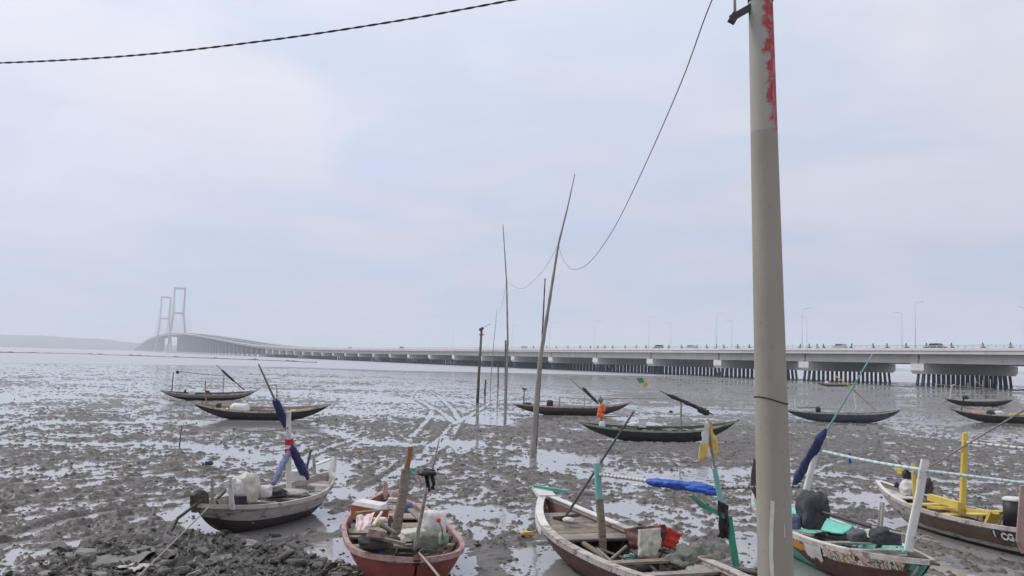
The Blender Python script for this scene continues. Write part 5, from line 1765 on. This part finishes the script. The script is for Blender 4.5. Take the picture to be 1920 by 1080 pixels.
MB().beam(onX(D, 1594, 869, 0.0), onX(D, 1593, 849, 0.0), 0.04, 0.04).build('rope_knot', M['blue'], D.root)
blob('engine_cover', onX(D, 1524, 975, 0.02) - Vector((0, 0, 0.12)), (0.24, 0.32, 0.40), 'darkcloth', 42, 0.35, label='charcoal cloth over the engine of the sea green boat', cat='cover')
cloth('cover_flap', (onX(D, 1497, 938, -0.05), onX(D, 1553, 938, 0.0), onX(D, 1552, 985, 0.1), onX(D, 1528, 988, 0.1)), 'darkcloth', None, 12, 0.06, label='loose charcoal flap hanging from the engine cover', cat='cloth')
D.pole('long_pole', onX(D, 1535, 958, 0.1), onX(D, 1640, 990, 0.4), 0.03, 0.026, 'metal')
D.pole('long_pole', onX(D, 1636, 988, 0.4), onX(D, 1762, 1018, 0.9), 0.022, 0.018, 'rope')
MB().tube([onX(D, 1735, 1012, 0.85) + Vector((0.13 * math.cos(a * 0.6), 0.05 * math.sin(a), 0.05 * math.sin(a * 0.6))) for a in range(10)], 0.014, 6).build('rope_coil', M['rope'], D.root)
D.post('side_post', onX(D, 1651, 1004, 0.45), onX(D, 1656, 942, 0.45), 0.05, 'greywhite')
cloth('mint_boards', (onX(D, 1552, 975, 0.15), onX(D, 1602, 988, 0.3), onX(D, 1582, 1004, 0.32), onX(D, 1540, 996, 0.2)), 'mint', D.root, 2, 0.015, thick=0.03)
MB().beam(onX(D, 1592, 1006, 0.3), onX(D, 1610, 985, 0.3), 0.06, 0.04).build('oar_rest', M['white'], D.root)
blob('dark_bag', onX(D, 1660, 1005, 0.5) - Vector((0, 0, 0.12)), (0.24, 0.16, 0.16), 'darkcloth', 44, 0.3, label='black bag in the bow of the sea green boat', cat='bag')
blob('tyre_fender', onX(D, 1612, 1003, 0.38) - Vector((0, 0, 0.1)), (0.2, 0.14, 0.12), 'slate', 46, 0.35, label='dark grey bundle between the mint boards and the black bag', cat='bundle')
blob('blue_jug', onX(D, 1488, 978, 0.0) - Vector((0, 0, 0.12)), (0.13, 0.1, 0.16), 'bluecloth', 48, 0.25, label='blue jug at the concrete pole in the sea green boat', cat='jug')
MB().box(onX(D, 1636, 1000, 0.42), (0.2, 0.16, 0.12), Matrix.Rotation(0.3, 3, 'Z')).build('locker', M['white'], D.root)
# dark stern blade showing left of the pole
kf0 = D.on(1413, 905)
bl = [av(1414, 858, 19.0), av(1428, 880, 19.0), av(1432, 945, 19.0), av(1424, 948, 19.0), av(1408, 915, 19.0), av(1409, 890, 19.0)]
vs = [p for p in bl] + [p + Vector((0, 0.05, 0)) for p in bl]
MB().add(vs, [(5, 4, 3, 2, 1, 0), (6, 7, 8, 9, 10, 11)] + [(i, (i + 1) % 6, 6 + (i + 1) % 6, 6 + i) for i in range(6)]).build('rudder', M['darkwood'], D.root)

# ------------------------------------------------------------------ boat E: yellow fittings, right
S_, B_, w_ = ENDS['E']
E = Boat('fishing_boat', S_, B_, 'brown boat with yellow post and benches at the right edge', beam=w_, free=0.62, rise_b=0.30, rise_s=0.2, hullm=('greywhite', 'tar', 'wood'), split=0.5, gun='rimgrey', pb=2.1, ps=2.4, rake=0.68, zb=-0.10)
sgE = -1 if E.uy.y > 0 else 1
E.ribs([-0.2, 0, 0.2, 0.4, 0.6], 'wood')
E.deck(-0.3, 0.55, 5, 0.38, ('wood', 'darkwood'), name='floor_board', lengthwise=True, wid=0.7)
E.deck(0.66, 0.92, 4, 0.08, ('white', 'white', 'greywhite'))
for sg in (-1, 1): rim_strip(E, 0.45, 0.98, sg, 'white', 'rim_cap', w=0.1)
hull_patch(E, 0.35, 0.96, 0.70, 0.97, sgE, 'greywhite', 'bow_strake', n=12, ragged=0.04)
hull_patch(E, -0.6, 0.34, 0.58, 0.90, sgE, 'brown', 'side_strake', n=12, ragged=0.05, seed=4, off=0.016)
E.thwart(0.46, 0.05, 'yellow', 0.24, 'bench'); E.thwart(0.12, 0.05, 'yellow', 0.26, 'bench')
MB().beam(E.on(1742, 932, 0.35), E.on(1800, 948, 0.35), 0.10, 0.14).build('side_bench', M['yellow'], E.root)
MB().beam(E.on(1738, 950, 0.0), E.on(1880, 962, 0.0), 0.16, 0.06).build('side_bench', M['yellow'], E.root)
MB().beam(E.on(1868, 958, -0.05), E.on(1858, 980, -0.05), 0.3, 0.06).build('bench_leg', M['yellow'], E.root)
E.post('mast', E.on(1804, 962, 0.1), E.on(1810, 812, 0.1), 0.13, 'yellow', 0.10)
band_rod('boom', E.on(1812, 829, 0.1), E.on(1990, 848, 0.1), 0.028, 'white', 'rope', 12, E.root)
E.pole('spar', E.on(1742, 876, 0.2), E.on(1925, 766, 0.2), 0.016, 0.02, 'bamboo')
# bow cluster behind the white leaning post
blob('black_can', E.on(1701, 896, 0) - Vector((0, 0, 0.02)), (0.11, 0.1, 0.14), 'black', 51, 0.15, label='black can on the bow of the yellow-posted boat', cat='can', sub=3)
blob('white_sack', E.on(1706, 920, 0.0) - Vector((0, 0, 0.1)), (0.2, 0.18, 0.22), 'whitecloth', 52, 0.3, label='white sack on the bow of the yellow-posted boat', cat='sack')
blob('purple_float', E.on(1681, 909, 0) - Vector((0, 0, 0.06)), (0.055, 0.05, 0.08), 'navy', 53, 0.15, label='small navy float on the bow tip of the yellow-posted boat', cat='float', sub=3)
blob('dark_bag', E.on(1738, 916, 0.1) - Vector((0, 0, 0.1)), (0.11, 0.14, 0.22), 'darkcloth', 54, 0.25, label='charcoal bag beside the white leaning post', cat='bag')
cloth('yellow_rag', (E.on(1676, 878, 0), E.on(1698, 868, 0), E.on(1703, 888, 0), E.on(1684, 890, 0)), 'yellow', E.root, 5, 0.04, 8, 8)
MB().beam(E.on(1716, 886, 0.05), E.on(1672, 855, 0.05), 0.10, 0.07).build('crutch', M['greywhite'], E.root)
E.post('bow_post', E.on(1716, 945, 0.05), E.on(1712, 868, 0.05), 0.09, 'yellow')
br = E.on(1900, 978, -0.05)
bucket('drum', br - Vector((0, 0, 0.08)), 0.19, 0.52, 'black', 'black drum with a white lid in the yellow-posted boat', 'drum', None, 'whitecloth', 1.0)


def hull_text(bt, txt, u, v, sg, size, m, name):
    cu = bpy.data.curves.new(name, 'FONT'); cu.body = txt; cu.size = size; cu.align_x = 'CENTER'; cu.align_y = 'CENTER'; cu.extrude = 0.004; cu.offset = 0.008
    o = bpy.data.objects.new(name, cu)
    p = bt.P(u, sg * v, None)
    up = (bt.P(u, sg * (v + 0.1), None) - bt.P(u, sg * (v - 0.1), None)).normalized()
    x = (bt.P(u - 0.03, sg * v, None) - bt.P(u + 0.03, sg * v, None)).normalized()
    if x.x < 0: x = -x
    nrm = x.cross(up).normalized()
    if nrm.dot(CAM - p) < 0: nrm = -nrm
    up = nrm.cross(x).normalized()
    p = p + nrm * 0.045
    Mx = Matrix(((x.x, up.x, nrm.x, p.x), (x.y, up.y, nrm.y, p.y), (x.z, up.z, nrm.z, p.z), (0, 0, 0, 1)))
    COL.objects.link(o)
    o.matrix_world = Mx
    bpy.context.view_layer.update()
    dg = bpy.context.evaluated_depsgraph_get()
    me = bpy.data.meshes.new_from_object(o.evaluated_get(dg))
    bpy.data.objects.remove(o)
    me.transform(Mx)
    me.transform(Matrix.Translation(-ORG[bt.root.name]))
    me.materials.clear(); me.materials.append(M[m])
    q = bpy.data.objects.new(name, me); COL.objects.link(q); q.parent = bt.root


# board with painted characters on the near side
def u_at(bt, px, sg, v):
    best = min((abs(proj(bt.P(u / 100, sg * v, None))[0] - px), u / 100) for u in range(-95, 96))
    return best[1]


def proj(p):
    d = p - CAM
    z = d.dot(_f)
    return 960 + FPX * d.dot(_r) / z, 540 - FPX * d.dot(_u) / z


uE = u_at(E, 1867, sgE, 0.86)
hull_patch(E, uE - 0.030, uE + 0.030, 0.76, 0.93, sgE, 'black', 'letter_board', off=0.028, n=4)
hull_text(E, 'I', uE, 0.85, sgE, 0.17, 'whitecloth', 'painted_letter')
uE = u_at(E, 1893, sgE, 0.84)
hull_patch(E, uE - 0.052, uE + 0.040, 0.70, 0.93, sgE, 'black', 'letter_board', off=0.028, n=4)
hull_text(E, 'CG', uE, 0.82, sgE, 0.2, 'whitecloth', 'painted_letters')

# ------------------------------------------------------------------ boat N: only its pink stem reaches into view
N_ = Boat('fishing_boat', at(2330, 1075, 0.8), at(1935, 1012, 0.85), 'boat cut by the right edge, only its pink stem board showing', beam=1.4, free=0.6, rise_b=0.3, rise_s=0.2, hullm=('pinkpale', 'tar', 'wood'), gun='pinkpale', zb=-0.10)
sx = N_.c.y
q0 = at(1935, 1012, 0.85).y
pb_ = [av(1914, 912, q0), av(1935, 905, q0), av(1945, 1040, q0), av(1916, 1038, q0), av(1906, 1015, q0), av(1908, 990, q0)]
vs = [p for p in pb_] + [p + Vector((0.03, 0.09, 0)) for p in pb_]
MB().add(vs, [(5, 4, 3, 2, 1, 0), (6, 7, 8, 9, 10, 11)] + [(i, (i + 1) % 6, 6 + (i + 1) % 6, 6 + i) for i in range(6)]).build('stem_board', M['pinkpale'], N_.root)

# ------------------------------------------------------------------ mid-distance boats
S_, B_, w_ = ENDS['F']
Fb = Boat('fishing_boat', S_, B_, 'dark slender boat farthest left with a thin line between two posts', beam=w_, free=0.52, rise_b=0.26, rise_s=0.22, hullm=('wood2', 'tar', 'darkwood'), split=0.72, gun='rimgrey', stations=24, zb=-0.04, rake=0.62, heel=0.10)
Fb.thwart(-0.4, 0.05, 'wood2'); Fb.thwart(0.1, 0.05, 'wood2'); Fb.thwart(0.5, 0.05, 'wood2')
Fb.deck(0.45, 0.85, 4, 0.06, ('wood2', 'wood')); Fb.deck(-0.85, -0.55, 3, 0.06, ('wood2', 'wood'))
Fb.pole('aft_post', Fb.on(322, 736), Fb.on(325, 697), 0.045, 0.035, 'darkbamboo')
blob('rag', Fb.on(333, 698) - Vector((0, 0, 0.1)), (0.1, 0.08, 0.14), 'black', 2, 0.4, parent=Fb.root, sub=3)
Fb.pole('line', Fb.on(328, 695), Fb.on(418, 704), 0.016, 0.016, 'darkrope', sag=0.05)
Fb.pole('fore_post', Fb.on(418, 736), Fb.on(420, 702), 0.035, 0.03, 'bamboo')
Fb.pole('yard', Fb.on(458, 731), Fb.on(405, 684), 0.045, 0.02, 'darkbamboo')
rolled('rolled_sail', Fb.on(440, 716), Fb.on(415, 693), 0.075, 'darkcloth', Fb.root, seed=2)
Fb.pole('white_boom', Fb.on(385, 716), Fb.on(452, 719), 0.035, 0.03, 'white')
Fb.pole('crutch', Fb.on(385, 735), Fb.on(385, 713), 0.04, 0.04, 'wood'); Fb.pole('crutch', Fb.on(380, 732), Fb.on(398, 717), 0.045, 0.03, 'yellow')
engine(Fb, Fb.P(-0.05, 0, 0.32), 0.9)
blob('white_bag', Fb.on(360, 737, 0) - Vector((0, 0, 0.12)), (0.22, 0.2, 0.24), 'whitecloth', 61, 0.25, label='pale bag in the slender boat farthest left', cat='bag', sub=3)
blob('black_jug', Fb.on(347, 735, 0) - Vector((0, 0, 0.05)), (0.09, 0.09, 0.14), 'black', 62, 0.15, label='black jug beside the pale bag in the farthest left boat', cat='jug', sub=3)

S_, B_, w_ = ENDS['G']
G = Boat('fishing_boat', S_, B_, 'long dark boat with a white sheet, behind the red-banded mast', beam=w_, free=0.58, rise_b=0.36, rise_s=0.34, hullm=('darkgreen', 'tar', 'wood'), split=0.74, gun='rimgrey', stations=28, zb=-0.04, rake=0.60, heel=0.16)
G.thwart(-0.5, 0.05, 'yellow'); G.thwart(0.0, 0.05, 'wood2'); G.thwart(0.35, 0.05, 'wood')
G.deck(0.4, 0.82, 5, 0.06, ('yellow', 'wood', 'wood2')); G.deck(-0.8, -0.55, 3, 0.06, ('yellow', 'wood2'))
G.deck(-0.5, 0.38, 4, 0.28, ('wood', 'darkwood'), name='floor_board', lengthwise=True, wid=0.7)
blob('white_sheet', G.on(450, 771, 0) - Vector((0, 0, 0.15)), (0.52, 0.36, 0.36), 'whitecloth', 71, 0.2, label='white sheet humped over the middle of the long dark boat', cat='sheet')
blob('dark_engine_cover', G.on(410, 764, 0) - Vector((0, 0, 0.08)), (0.13, 0.12, 0.2), 'black', 72, 0.2, label='black cover near the stern of the long dark boat', cat='cover', sub=3)
blob('brown_cloth', G.on(505, 770, 0) - Vector((0, 0, 0.08)), (0.42, 0.25, 0.12), 'wood', 73, 0.3, label='brown cloth lying right of the white sheet', cat='cloth', sub=3)
G.pole('fore_post', G.on(519, 772), G.on(519, 721), 0.035, 0.03, 'bamboo')
G.pole('boom', G.on(519, 722), G.on(498, 722), 0.03, 0.02, 'wood2')
G.pole('aft_post', G.on(388, 762), G.on(385, 735), 0.04, 0.035, 'wood')
G.pole('boom_rest', G.on(386, 741), G.on(394, 744), 0.025, 0.02, 'wood')
G.pole('bow_stick', G.on(578, 766), G.on(584, 748), 0.02, 0.018, 'bamboo')

S_, B_, w_ = ENDS['H']
H = Boat('fishing_boat', S_, B_, 'brown boat behind the leaning bamboo with a dark outboard cover', beam=w_, free=0.58, rise_b=0.42, rise_s=0.18, hullm=('brown', 'tar', 'wood2'), split=0.66, gun='rimgrey', stations=28, zb=-0.04, rake=0.60)
H.thwart(-0.3, 0.05, 'wood2'); H.thwart(0.1, 0.05, 'wood2'); H.thwart(0.45, 0.05, 'wood2')
H.deck(0.35, 0.8, 5, 0.06, ('wood2', 'wood')); H.deck(-0.85, -0.5, 4, 0.05, ('darkwood', 'wood2'))
H.pole('aft_post', H.on(982, 758), H.on(983, 728), 0.04, 0.035, 'darkbamboo')
MB().beam(H.on(979, 729), H.on(988, 730), 0.1, 0.1).build('post_head', M['darkwood'], H.root)
blob('dark_bundle', H.on(988, 759, 0) - Vector((0, 0, 0.05)), (0.3, 0.2, 0.14), 'darkcloth', 81, 0.3, label='dark bundle on the stern of the boat behind the leaning bamboo', cat='bundle', sub=3)
blob('engine_cover', H.on(1031, 762, 0) - Vector((0, 0, 0.1)), (0.22, 0.2, 0.34), 'black', 82, 0.15, label='black engine cover in the boat behind the leaning bamboo', cat='cover')
H.pole('engine_shaft', H.on(1028, 752), H.on(1006, 753), 0.025, 0.025, 'metal')
H.pole('post', H.on(1048, 763), H.on(1049, 746), 0.04, 0.035, 'wood2'); H.pole('post', H.on(1096, 764), H.on(1096, 741), 0.04, 0.035, 'greywhite')
H.pole('yard', H.on(1122, 757), H.on(1068, 710), 0.05, 0.012, 'darkbamboo')
rolled('rolled_sail', H.on(1121, 756), H.on(1092, 726), 0.085, 'darkcloth', H.root, seed=3, lump=0.4)
H.pole('white_boom', H.on(1124, 744), H.on(1186, 747), 0.045, 0.03, 'white'); H.pole('white_boom', H.on(1126, 749), H.on(1180, 747), 0.035, 0.03, 'pinkpale')
H.pole('boom_tail', H.on(1184, 747), H.on(1270, 748), 0.02, 0.015, 'bamboo')

S_, B_, w_ = ENDS['I']
I = Boat('fishing_boat', S_, B_, 'dark green boat with white prow, orange floats and white box', beam=w_, free=0.60, rise_b=0.50, rise_s=0.22, hullm=('darkgreen', 'tar', 'darkwood'), split=0.7, gun='palegreen', stations=30, zb=-0.04, rake=0.58, heel=0.12)
I.thwart(-0.55, 0.05, 'wood2'); I.thwart(-0.2, 0.05, 'wood2'); I.thwart(0.1, 0.05, 'wood'); I.thwart(0.35, 0.05, 'wood2')
I.deck(0.45, 0.8, 4, 0.06, ('palegreen', 'wood2')); I.deck(-0.85, -0.6, 3, 0.06, ('wood2', 'wood'))
I.deck(-0.5, 0.4, 4, 0.28, ('wood2', 'wood'), name='floor_board', lengthwise=True, wid=0.7)
tI = (I.P(0.93, 1, None) + I.P(0.93, -1, None)) / 2
MB().beam(tI - I.ux * 0.35 - Vector((0, 0, 0.02)), I.on(1382, 787), 0.13, 0.07, taper=0.7).build('prow_board', M['white'], I.root)
I.pole('fore_post', I.on(1277, 803), I.on(1277, 752), 0.045, 0.04, 'palegreen')
I.pole('yard', I.on(1238, 733), I.on(1336, 777), 0.022, 0.03, 'darkbamboo')
rolled('rolled_sail', I.on(1250, 739), I.on(1325, 772), 0.075, 'black', I.root, seed=6, lump=0.45)
rolled('sail_end', I.on(1308, 766), I.on(1330, 776), 0.13, 'black', I.root, seed=9, lump=0.4)
I.pole('aft_post', I.on(1128, 803), I.on(1126, 742), 0.04, 0.035, 'wood')
for q, (a, b) in enumerate(((1129, 764), (1131, 769), (1125, 772), (1124, 779), (1128, 781))):
    blob('orange_float', I.on(a, b, -0.05) - Vector((0, 0, 0.08)), (0.12, 0.11, 0.13), 'orangefloat', 90 + q, 0.12, parent=I.root, sub=3, flat=-0.9)
blob('green_bag', I.on(1126, 752, -0.02) - Vector((0, 0, 0.06)), (0.12, 0.1, 0.14), 'net', 97, 0.3, parent=I.root, sub=3)
blob('white_jug', I.on(1129, 797, 0) - Vector((0, 0, 0.12)), (0.14, 0.12, 0.2), 'whitecloth', 98, 0.2, label='white jug under the orange floats', cat='jug', sub=3)
cb = I.on(1203, 801, 0.0)
kb = thing('foam_box', cb - Vector((0, 0, 0.0)), 'white foam box on the dark green boat', 'box')
RI = Matrix.Rotation(math.atan2(I.ux.y, I.ux.x), 3, 'Z')
MB().box(cb + Vector((0, 0, 0.17)), (0.36, 0.30, 0.34), RI).build('body', M['whitecloth'], kb)
MB().box(cb + Vector((0, 0, 0.37)), (0.38, 0.32, 0.05), RI).build('lid', M['white'], kb)
MB().box(cb + Vector((0, 0, -0.06)), (0.44, 0.34, 0.10), RI).build('box_stand', M['black'], I.root)
blob('white_cloth', I.on(1188, 798, 0) - Vector((0, 0, 0.02)), (0.22, 0.18, 0.10), 'whitecloth', 99, 0.4, label='white cloth left of the foam box', cat='cloth', sub=3)
blob('orange_hose', I.on(1258, 806, 0) - Vector((0, 0, 0.05)), (0.36, 0.14, 0.07), 'wood', 100, 0.3, label='tan coil of rope beside the pale green post', cat='rope', sub=3)
rud = I.on(1125, 806, 0)
I.pole('rudder_shaft', I.on(1130, 800), I.on(1086, 836), 0.025, 0.02, 'wood2')

clutter(A, 9, 1, -0.6, 0.6, 0.16); clutter(B, 10, 2, -0.3, 0.8, 0.2); clutter(C, 9, 3, -0.5, 0.3, 0.3); clutter(D, 8, 4, -0.1, 0.6, 0.18); clutter(E, 8, 5, -0.2, 0.6, 0.22)
clutter(Fb, 8, 6, drop=0.12, scale=1.3); clutter(G, 7, 7, drop=0.12, scale=1.3); clutter(H, 8, 8, drop=0.12, scale=1.3); clutter(I, 7, 9, drop=0.12, scale=1.2)

# small pennant on a thin stake behind that boat
pf = at(1210, 738)
fl = thing('pennant', (pf.x, pf.y, 0), 'small green and yellow pennant fluttering above the flat', 'pennant')
MB().tube([(pf.x, pf.y, -0.3), av(1213, 706, pf.y)], [0.012, 0.008], 5).build('stick', M['bamboo'], fl)
cloth('green_part', (av(1193, 709, pf.y), av(1204, 708, pf.y), av(1208, 716, pf.y), av(1199, 719, pf.y)), 'flaggreen', fl, 2, 0.06, 8, 8)
cloth('yellow_part', (av(1203, 717, pf.y), av(1213, 713, pf.y), av(1215, 722, pf.y), av(1207, 726, pf.y)), 'yellowflag', fl, 5, 0.06, 8, 8)

S_, B_, w_ = ENDS['J']
J = Boat('fishing_boat', S_, B_, 'slate grey boat just right of the concrete pole', beam=w_, free=0.62, rise_b=0.40, rise_s=0.16, hullm=('slate', 'slate', 'darkwood'), split=0.6, gun='rimgrey', stations=28, zb=-0.04, rake=0.62)
J.thwart(-0.4, 0.05, 'wood2'); J.thwart(0.1, 0.05, 'wood2'); J.thwart(0.4, 0.05, 'wood2')
J.deck(0.45, 0.82, 4, 0.06, ('wood2', 'slate')); J.deck(-0.82, -0.5, 4, 0.06, ('slate', 'wood2'))
J.pole('white_post', J.on(1605, 772), J.on(1602, 738), 0.05, 0.045, 'white'); J.pole('white_post', J.on(1491, 766), J.on(1491, 748), 0.05, 0.045, 'white')
J.pole('yellow_yard', J.on(1568, 706), J.on(1605, 733), 0.045, 0.03, 'yellow'); J.pole('orange_yard', J.on(1597, 728), J.on(1640, 768), 0.04, 0.02, 'pinkpale')
blob('black_engine', J.on(1534, 770, 0) - Vector((0, 0, 0.1)), (0.16, 0.15, 0.24), 'black', 111, 0.25, label='black engine top in the slate grey boat', cat='engine', sub=3)
J.pole('engine_shaft', J.on(1533, 764), J.on(1495, 765), 0.022, 0.02, 'metal')

S_, B_, w_ = ENDS['K']
K = Boat('fishing_boat', S_, B_, 'thin dark boat lying farthest right in front of the piles', beam=w_, free=0.50, rise_b=0.28, rise_s=0.26, hullm=('tar', 'tar', 'darkwood'), split=0.6, gun='darkwood', stations=24, zb=-0.04, rake=0.66)
K.thwart(-0.3, 0.05, 'wood2'); K.thwart(0.2, 0.05, 'wood2'); K.deck(0.5, 0.8, 3, 0.06, ('darkwood', 'wood2'))
K.pole('white_post', K.on(1781, 750), K.on(1784, 722), 0.06, 0.055, 'white')
K.pole('post_arm', K.on(1784, 723), K.on(1790, 721), 0.05, 0.04, 'white')
K.pole('engine_post', K.on(1806, 756), K.on(1807, 745), 0.09, 0.08, 'black')
blob('engine', K.on(1810, 748, 0) - Vector((0, 0, 0.02)), (0.30, 0.22, 0.26), 'black', 121, 0.25, parent=K.root, sub=3)
K.pole('tiller', K.on(1777, 751), K.on(1768, 756), 0.05, 0.03, 'darkbamboo')
blob('grey_cover', K.on(1826, 757, 0) - Vector((0, 0, 0.15)), (0.55, 0.3, 0.24), 'slate', 123, 0.2, label='grey cover in the thin dark boat farthest right', cat='cover', sub=3)

S_, B_, w_ = ENDS['L']
Lb = Boat('fishing_boat', S_, B_, 'dark boat cut by the right edge with yellow boards and white bag', beam=w_, free=0.58, rise_b=0.3, rise_s=0.36, hullm=('tar', 'tar', 'wood2'), split=0.6, gun='rimgrey', stations=26, zb=-0.04, rake=0.60)
Lb.deck(-0.85, -0.5, 4, 0.05, ('wood2', 'yellow')); Lb.thwart(-0.3, 0.05, 'wood2'); Lb.thwart(0.1, 0.05, 'yellow'); Lb.thwart(0.35, 0.05, 'yellow')
MB().beam(Lb.on(1824, 772), Lb.on(1844, 773), 0.3, 0.1).build('yellow_board', M['yellow'], Lb.root)
blob('black_bundle', Lb.on(1857, 775, 0) - Vector((0, 0, 0.1)), (0.28, 0.2, 0.22), 'darkcloth', 131, 0.3, label='charcoal bundle left of the white bag in the right-edge boat', cat='bundle', sub=3)
blob('white_bag', Lb.on(1873, 776, 0) - Vector((0, 0, 0.1)), (0.3, 0.22, 0.2), 'whitecloth', 132, 0.25, label='white bag in the dark boat cut by the right edge', cat='bag', sub=3)
Lb.pole('aft_post', Lb.on(1803, 770), Lb.on(1804, 759), 0.06, 0.05, 'darkbamboo')
MB().beam(Lb.on(1893, 777), Lb.on(1940, 776), 0.35, 0.1).build('yellow_board', M['yellow'], Lb.root)

S_, B_, w_ = ENDS['M']
Mb = Boat('fishing_boat', S_, B_, 'tiny far boat lying under the bridge', beam=1.3, free=0.5, rise_b=0.3, rise_s=0.3, hullm=('wood', 'tar', 'wood2'), split=0.6, gun='rimgrey', stations=16, zb=-0.02, rake=0.65)
Mb.thwart(0.0, 0.05, 'wood2'); Mb.thwart(0.4, 0.05, 'wood2')
blob('white_bag', Mb.on(1550, 720, 0) - Vector((0, 0, 0.1)), (0.4, 0.3, 0.45), 'whitecloth', 141, 0.2, label='white bag in the tiny far boat under the bridge', cat='bag', sub=3)

clutter(J, 8, 10, drop=0.1, scale=1.3); clutter(K, 6, 11, drop=0.1, scale=1.4); clutter(Lb, 8, 12, drop=0.1, scale=1.3)

# bamboo landing frame in front of the piles on the right
f0 = at(1800, 733)
fr = thing('bamboo_jetty', (f0.x, f0.y, 0), 'pale bamboo jetty standing in front of the right bridge piles', 'jetty')
for a, b0_, b1_ in ((1754, 733, 719), (1771, 733, 721), (1786, 733, 722), (1800, 734, 720), (1815, 734, 718), (1829, 735, 708), (1843, 735, 713), (1857, 735, 711), (1870, 736, 722)):
    MB().tube([av(a, b0_, f0.y) - Vector((0, 0, 0.3)), av(a, b1_, f0.y)], 0.06, 6).build('upright', M['greywhite'], fr)
MB().tube([av(1752, 720, f0.y), av(1800, 724, f0.y), av(1860, 729, f0.y)], 0.05, 6).build('rail', M['greywhite'], fr)
MB().tube([av(1829, 714, f0.y), av(1846, 727, f0.y)], 0.05, 6).build('brace', M['greywhite'], fr)

# litter on the mud
def zmud(p): return max(0.0, float(mud_height(np.array([p.x]), np.array([p.y]))[0]))


for i, (a, b, m, sz, lab) in enumerate(((988, 1010, 'yellowflag', (0.13, 0.07, 0.05), 'yellow plastic wrapper on the mud left of the brown boat'),
                                       (672, 850, 'red', (0.12, 0.05, 0.03), 'small red scrap on the mud above the pink boat'),
                                       (1195, 911, 'whitecloth', (0.08, 0.05, 0.03), 'white scrap on the mud behind the rolled blue tarp'),
                                       (391, 873, 'navy', (0.12, 0.06, 0.07), 'navy rag on the mud left of the cream tarpaulin'),
                                       (1258, 773, 'black', (0.12, 0.1, 0.08), 'black lump on the mud left of the black rolled sail'),
                                       (1763, 892, 'navy', (0.16, 0.08, 0.03), 'purple scrap on the mud left of the yellow post'))):
    p = at(a, b); p.z = zmud(p)
    blob('litter', p, sz, m, 150 + i, 0.5, label=lab, cat='litter', sub=3, group=None)

# crumpled tarpaulin half buried on the bank
def on_bank(px, py, up=0.04):
    p = at(px, py, 0.15); p.z = bank_z(p.x, p.y) + up
    return p


cloth('muddy_tarpaulin', (on_bank(150, 1058, 0.03), on_bank(235, 1012, 0.03), on_bank(330, 1012, 0.05), on_bank(245, 1066, 0.05)), 'tarp_mud', None, 21, 0.045, 36, 30, label='crumpled mud-covered tarpaulin half buried on the rubble bank', cat='tarpaulin')
cloth('plastic_sheet', (on_bank(215, 1072, 0.06), on_bank(258, 1056, 0.06), on_bank(292, 1056, 0.07), on_bank(250, 1076, 0.07)), 'greywhite', None, 25, 0.03, 16, 10, label='torn pale plastic sheet lying below the muddy tarpaulin', cat='sheet')
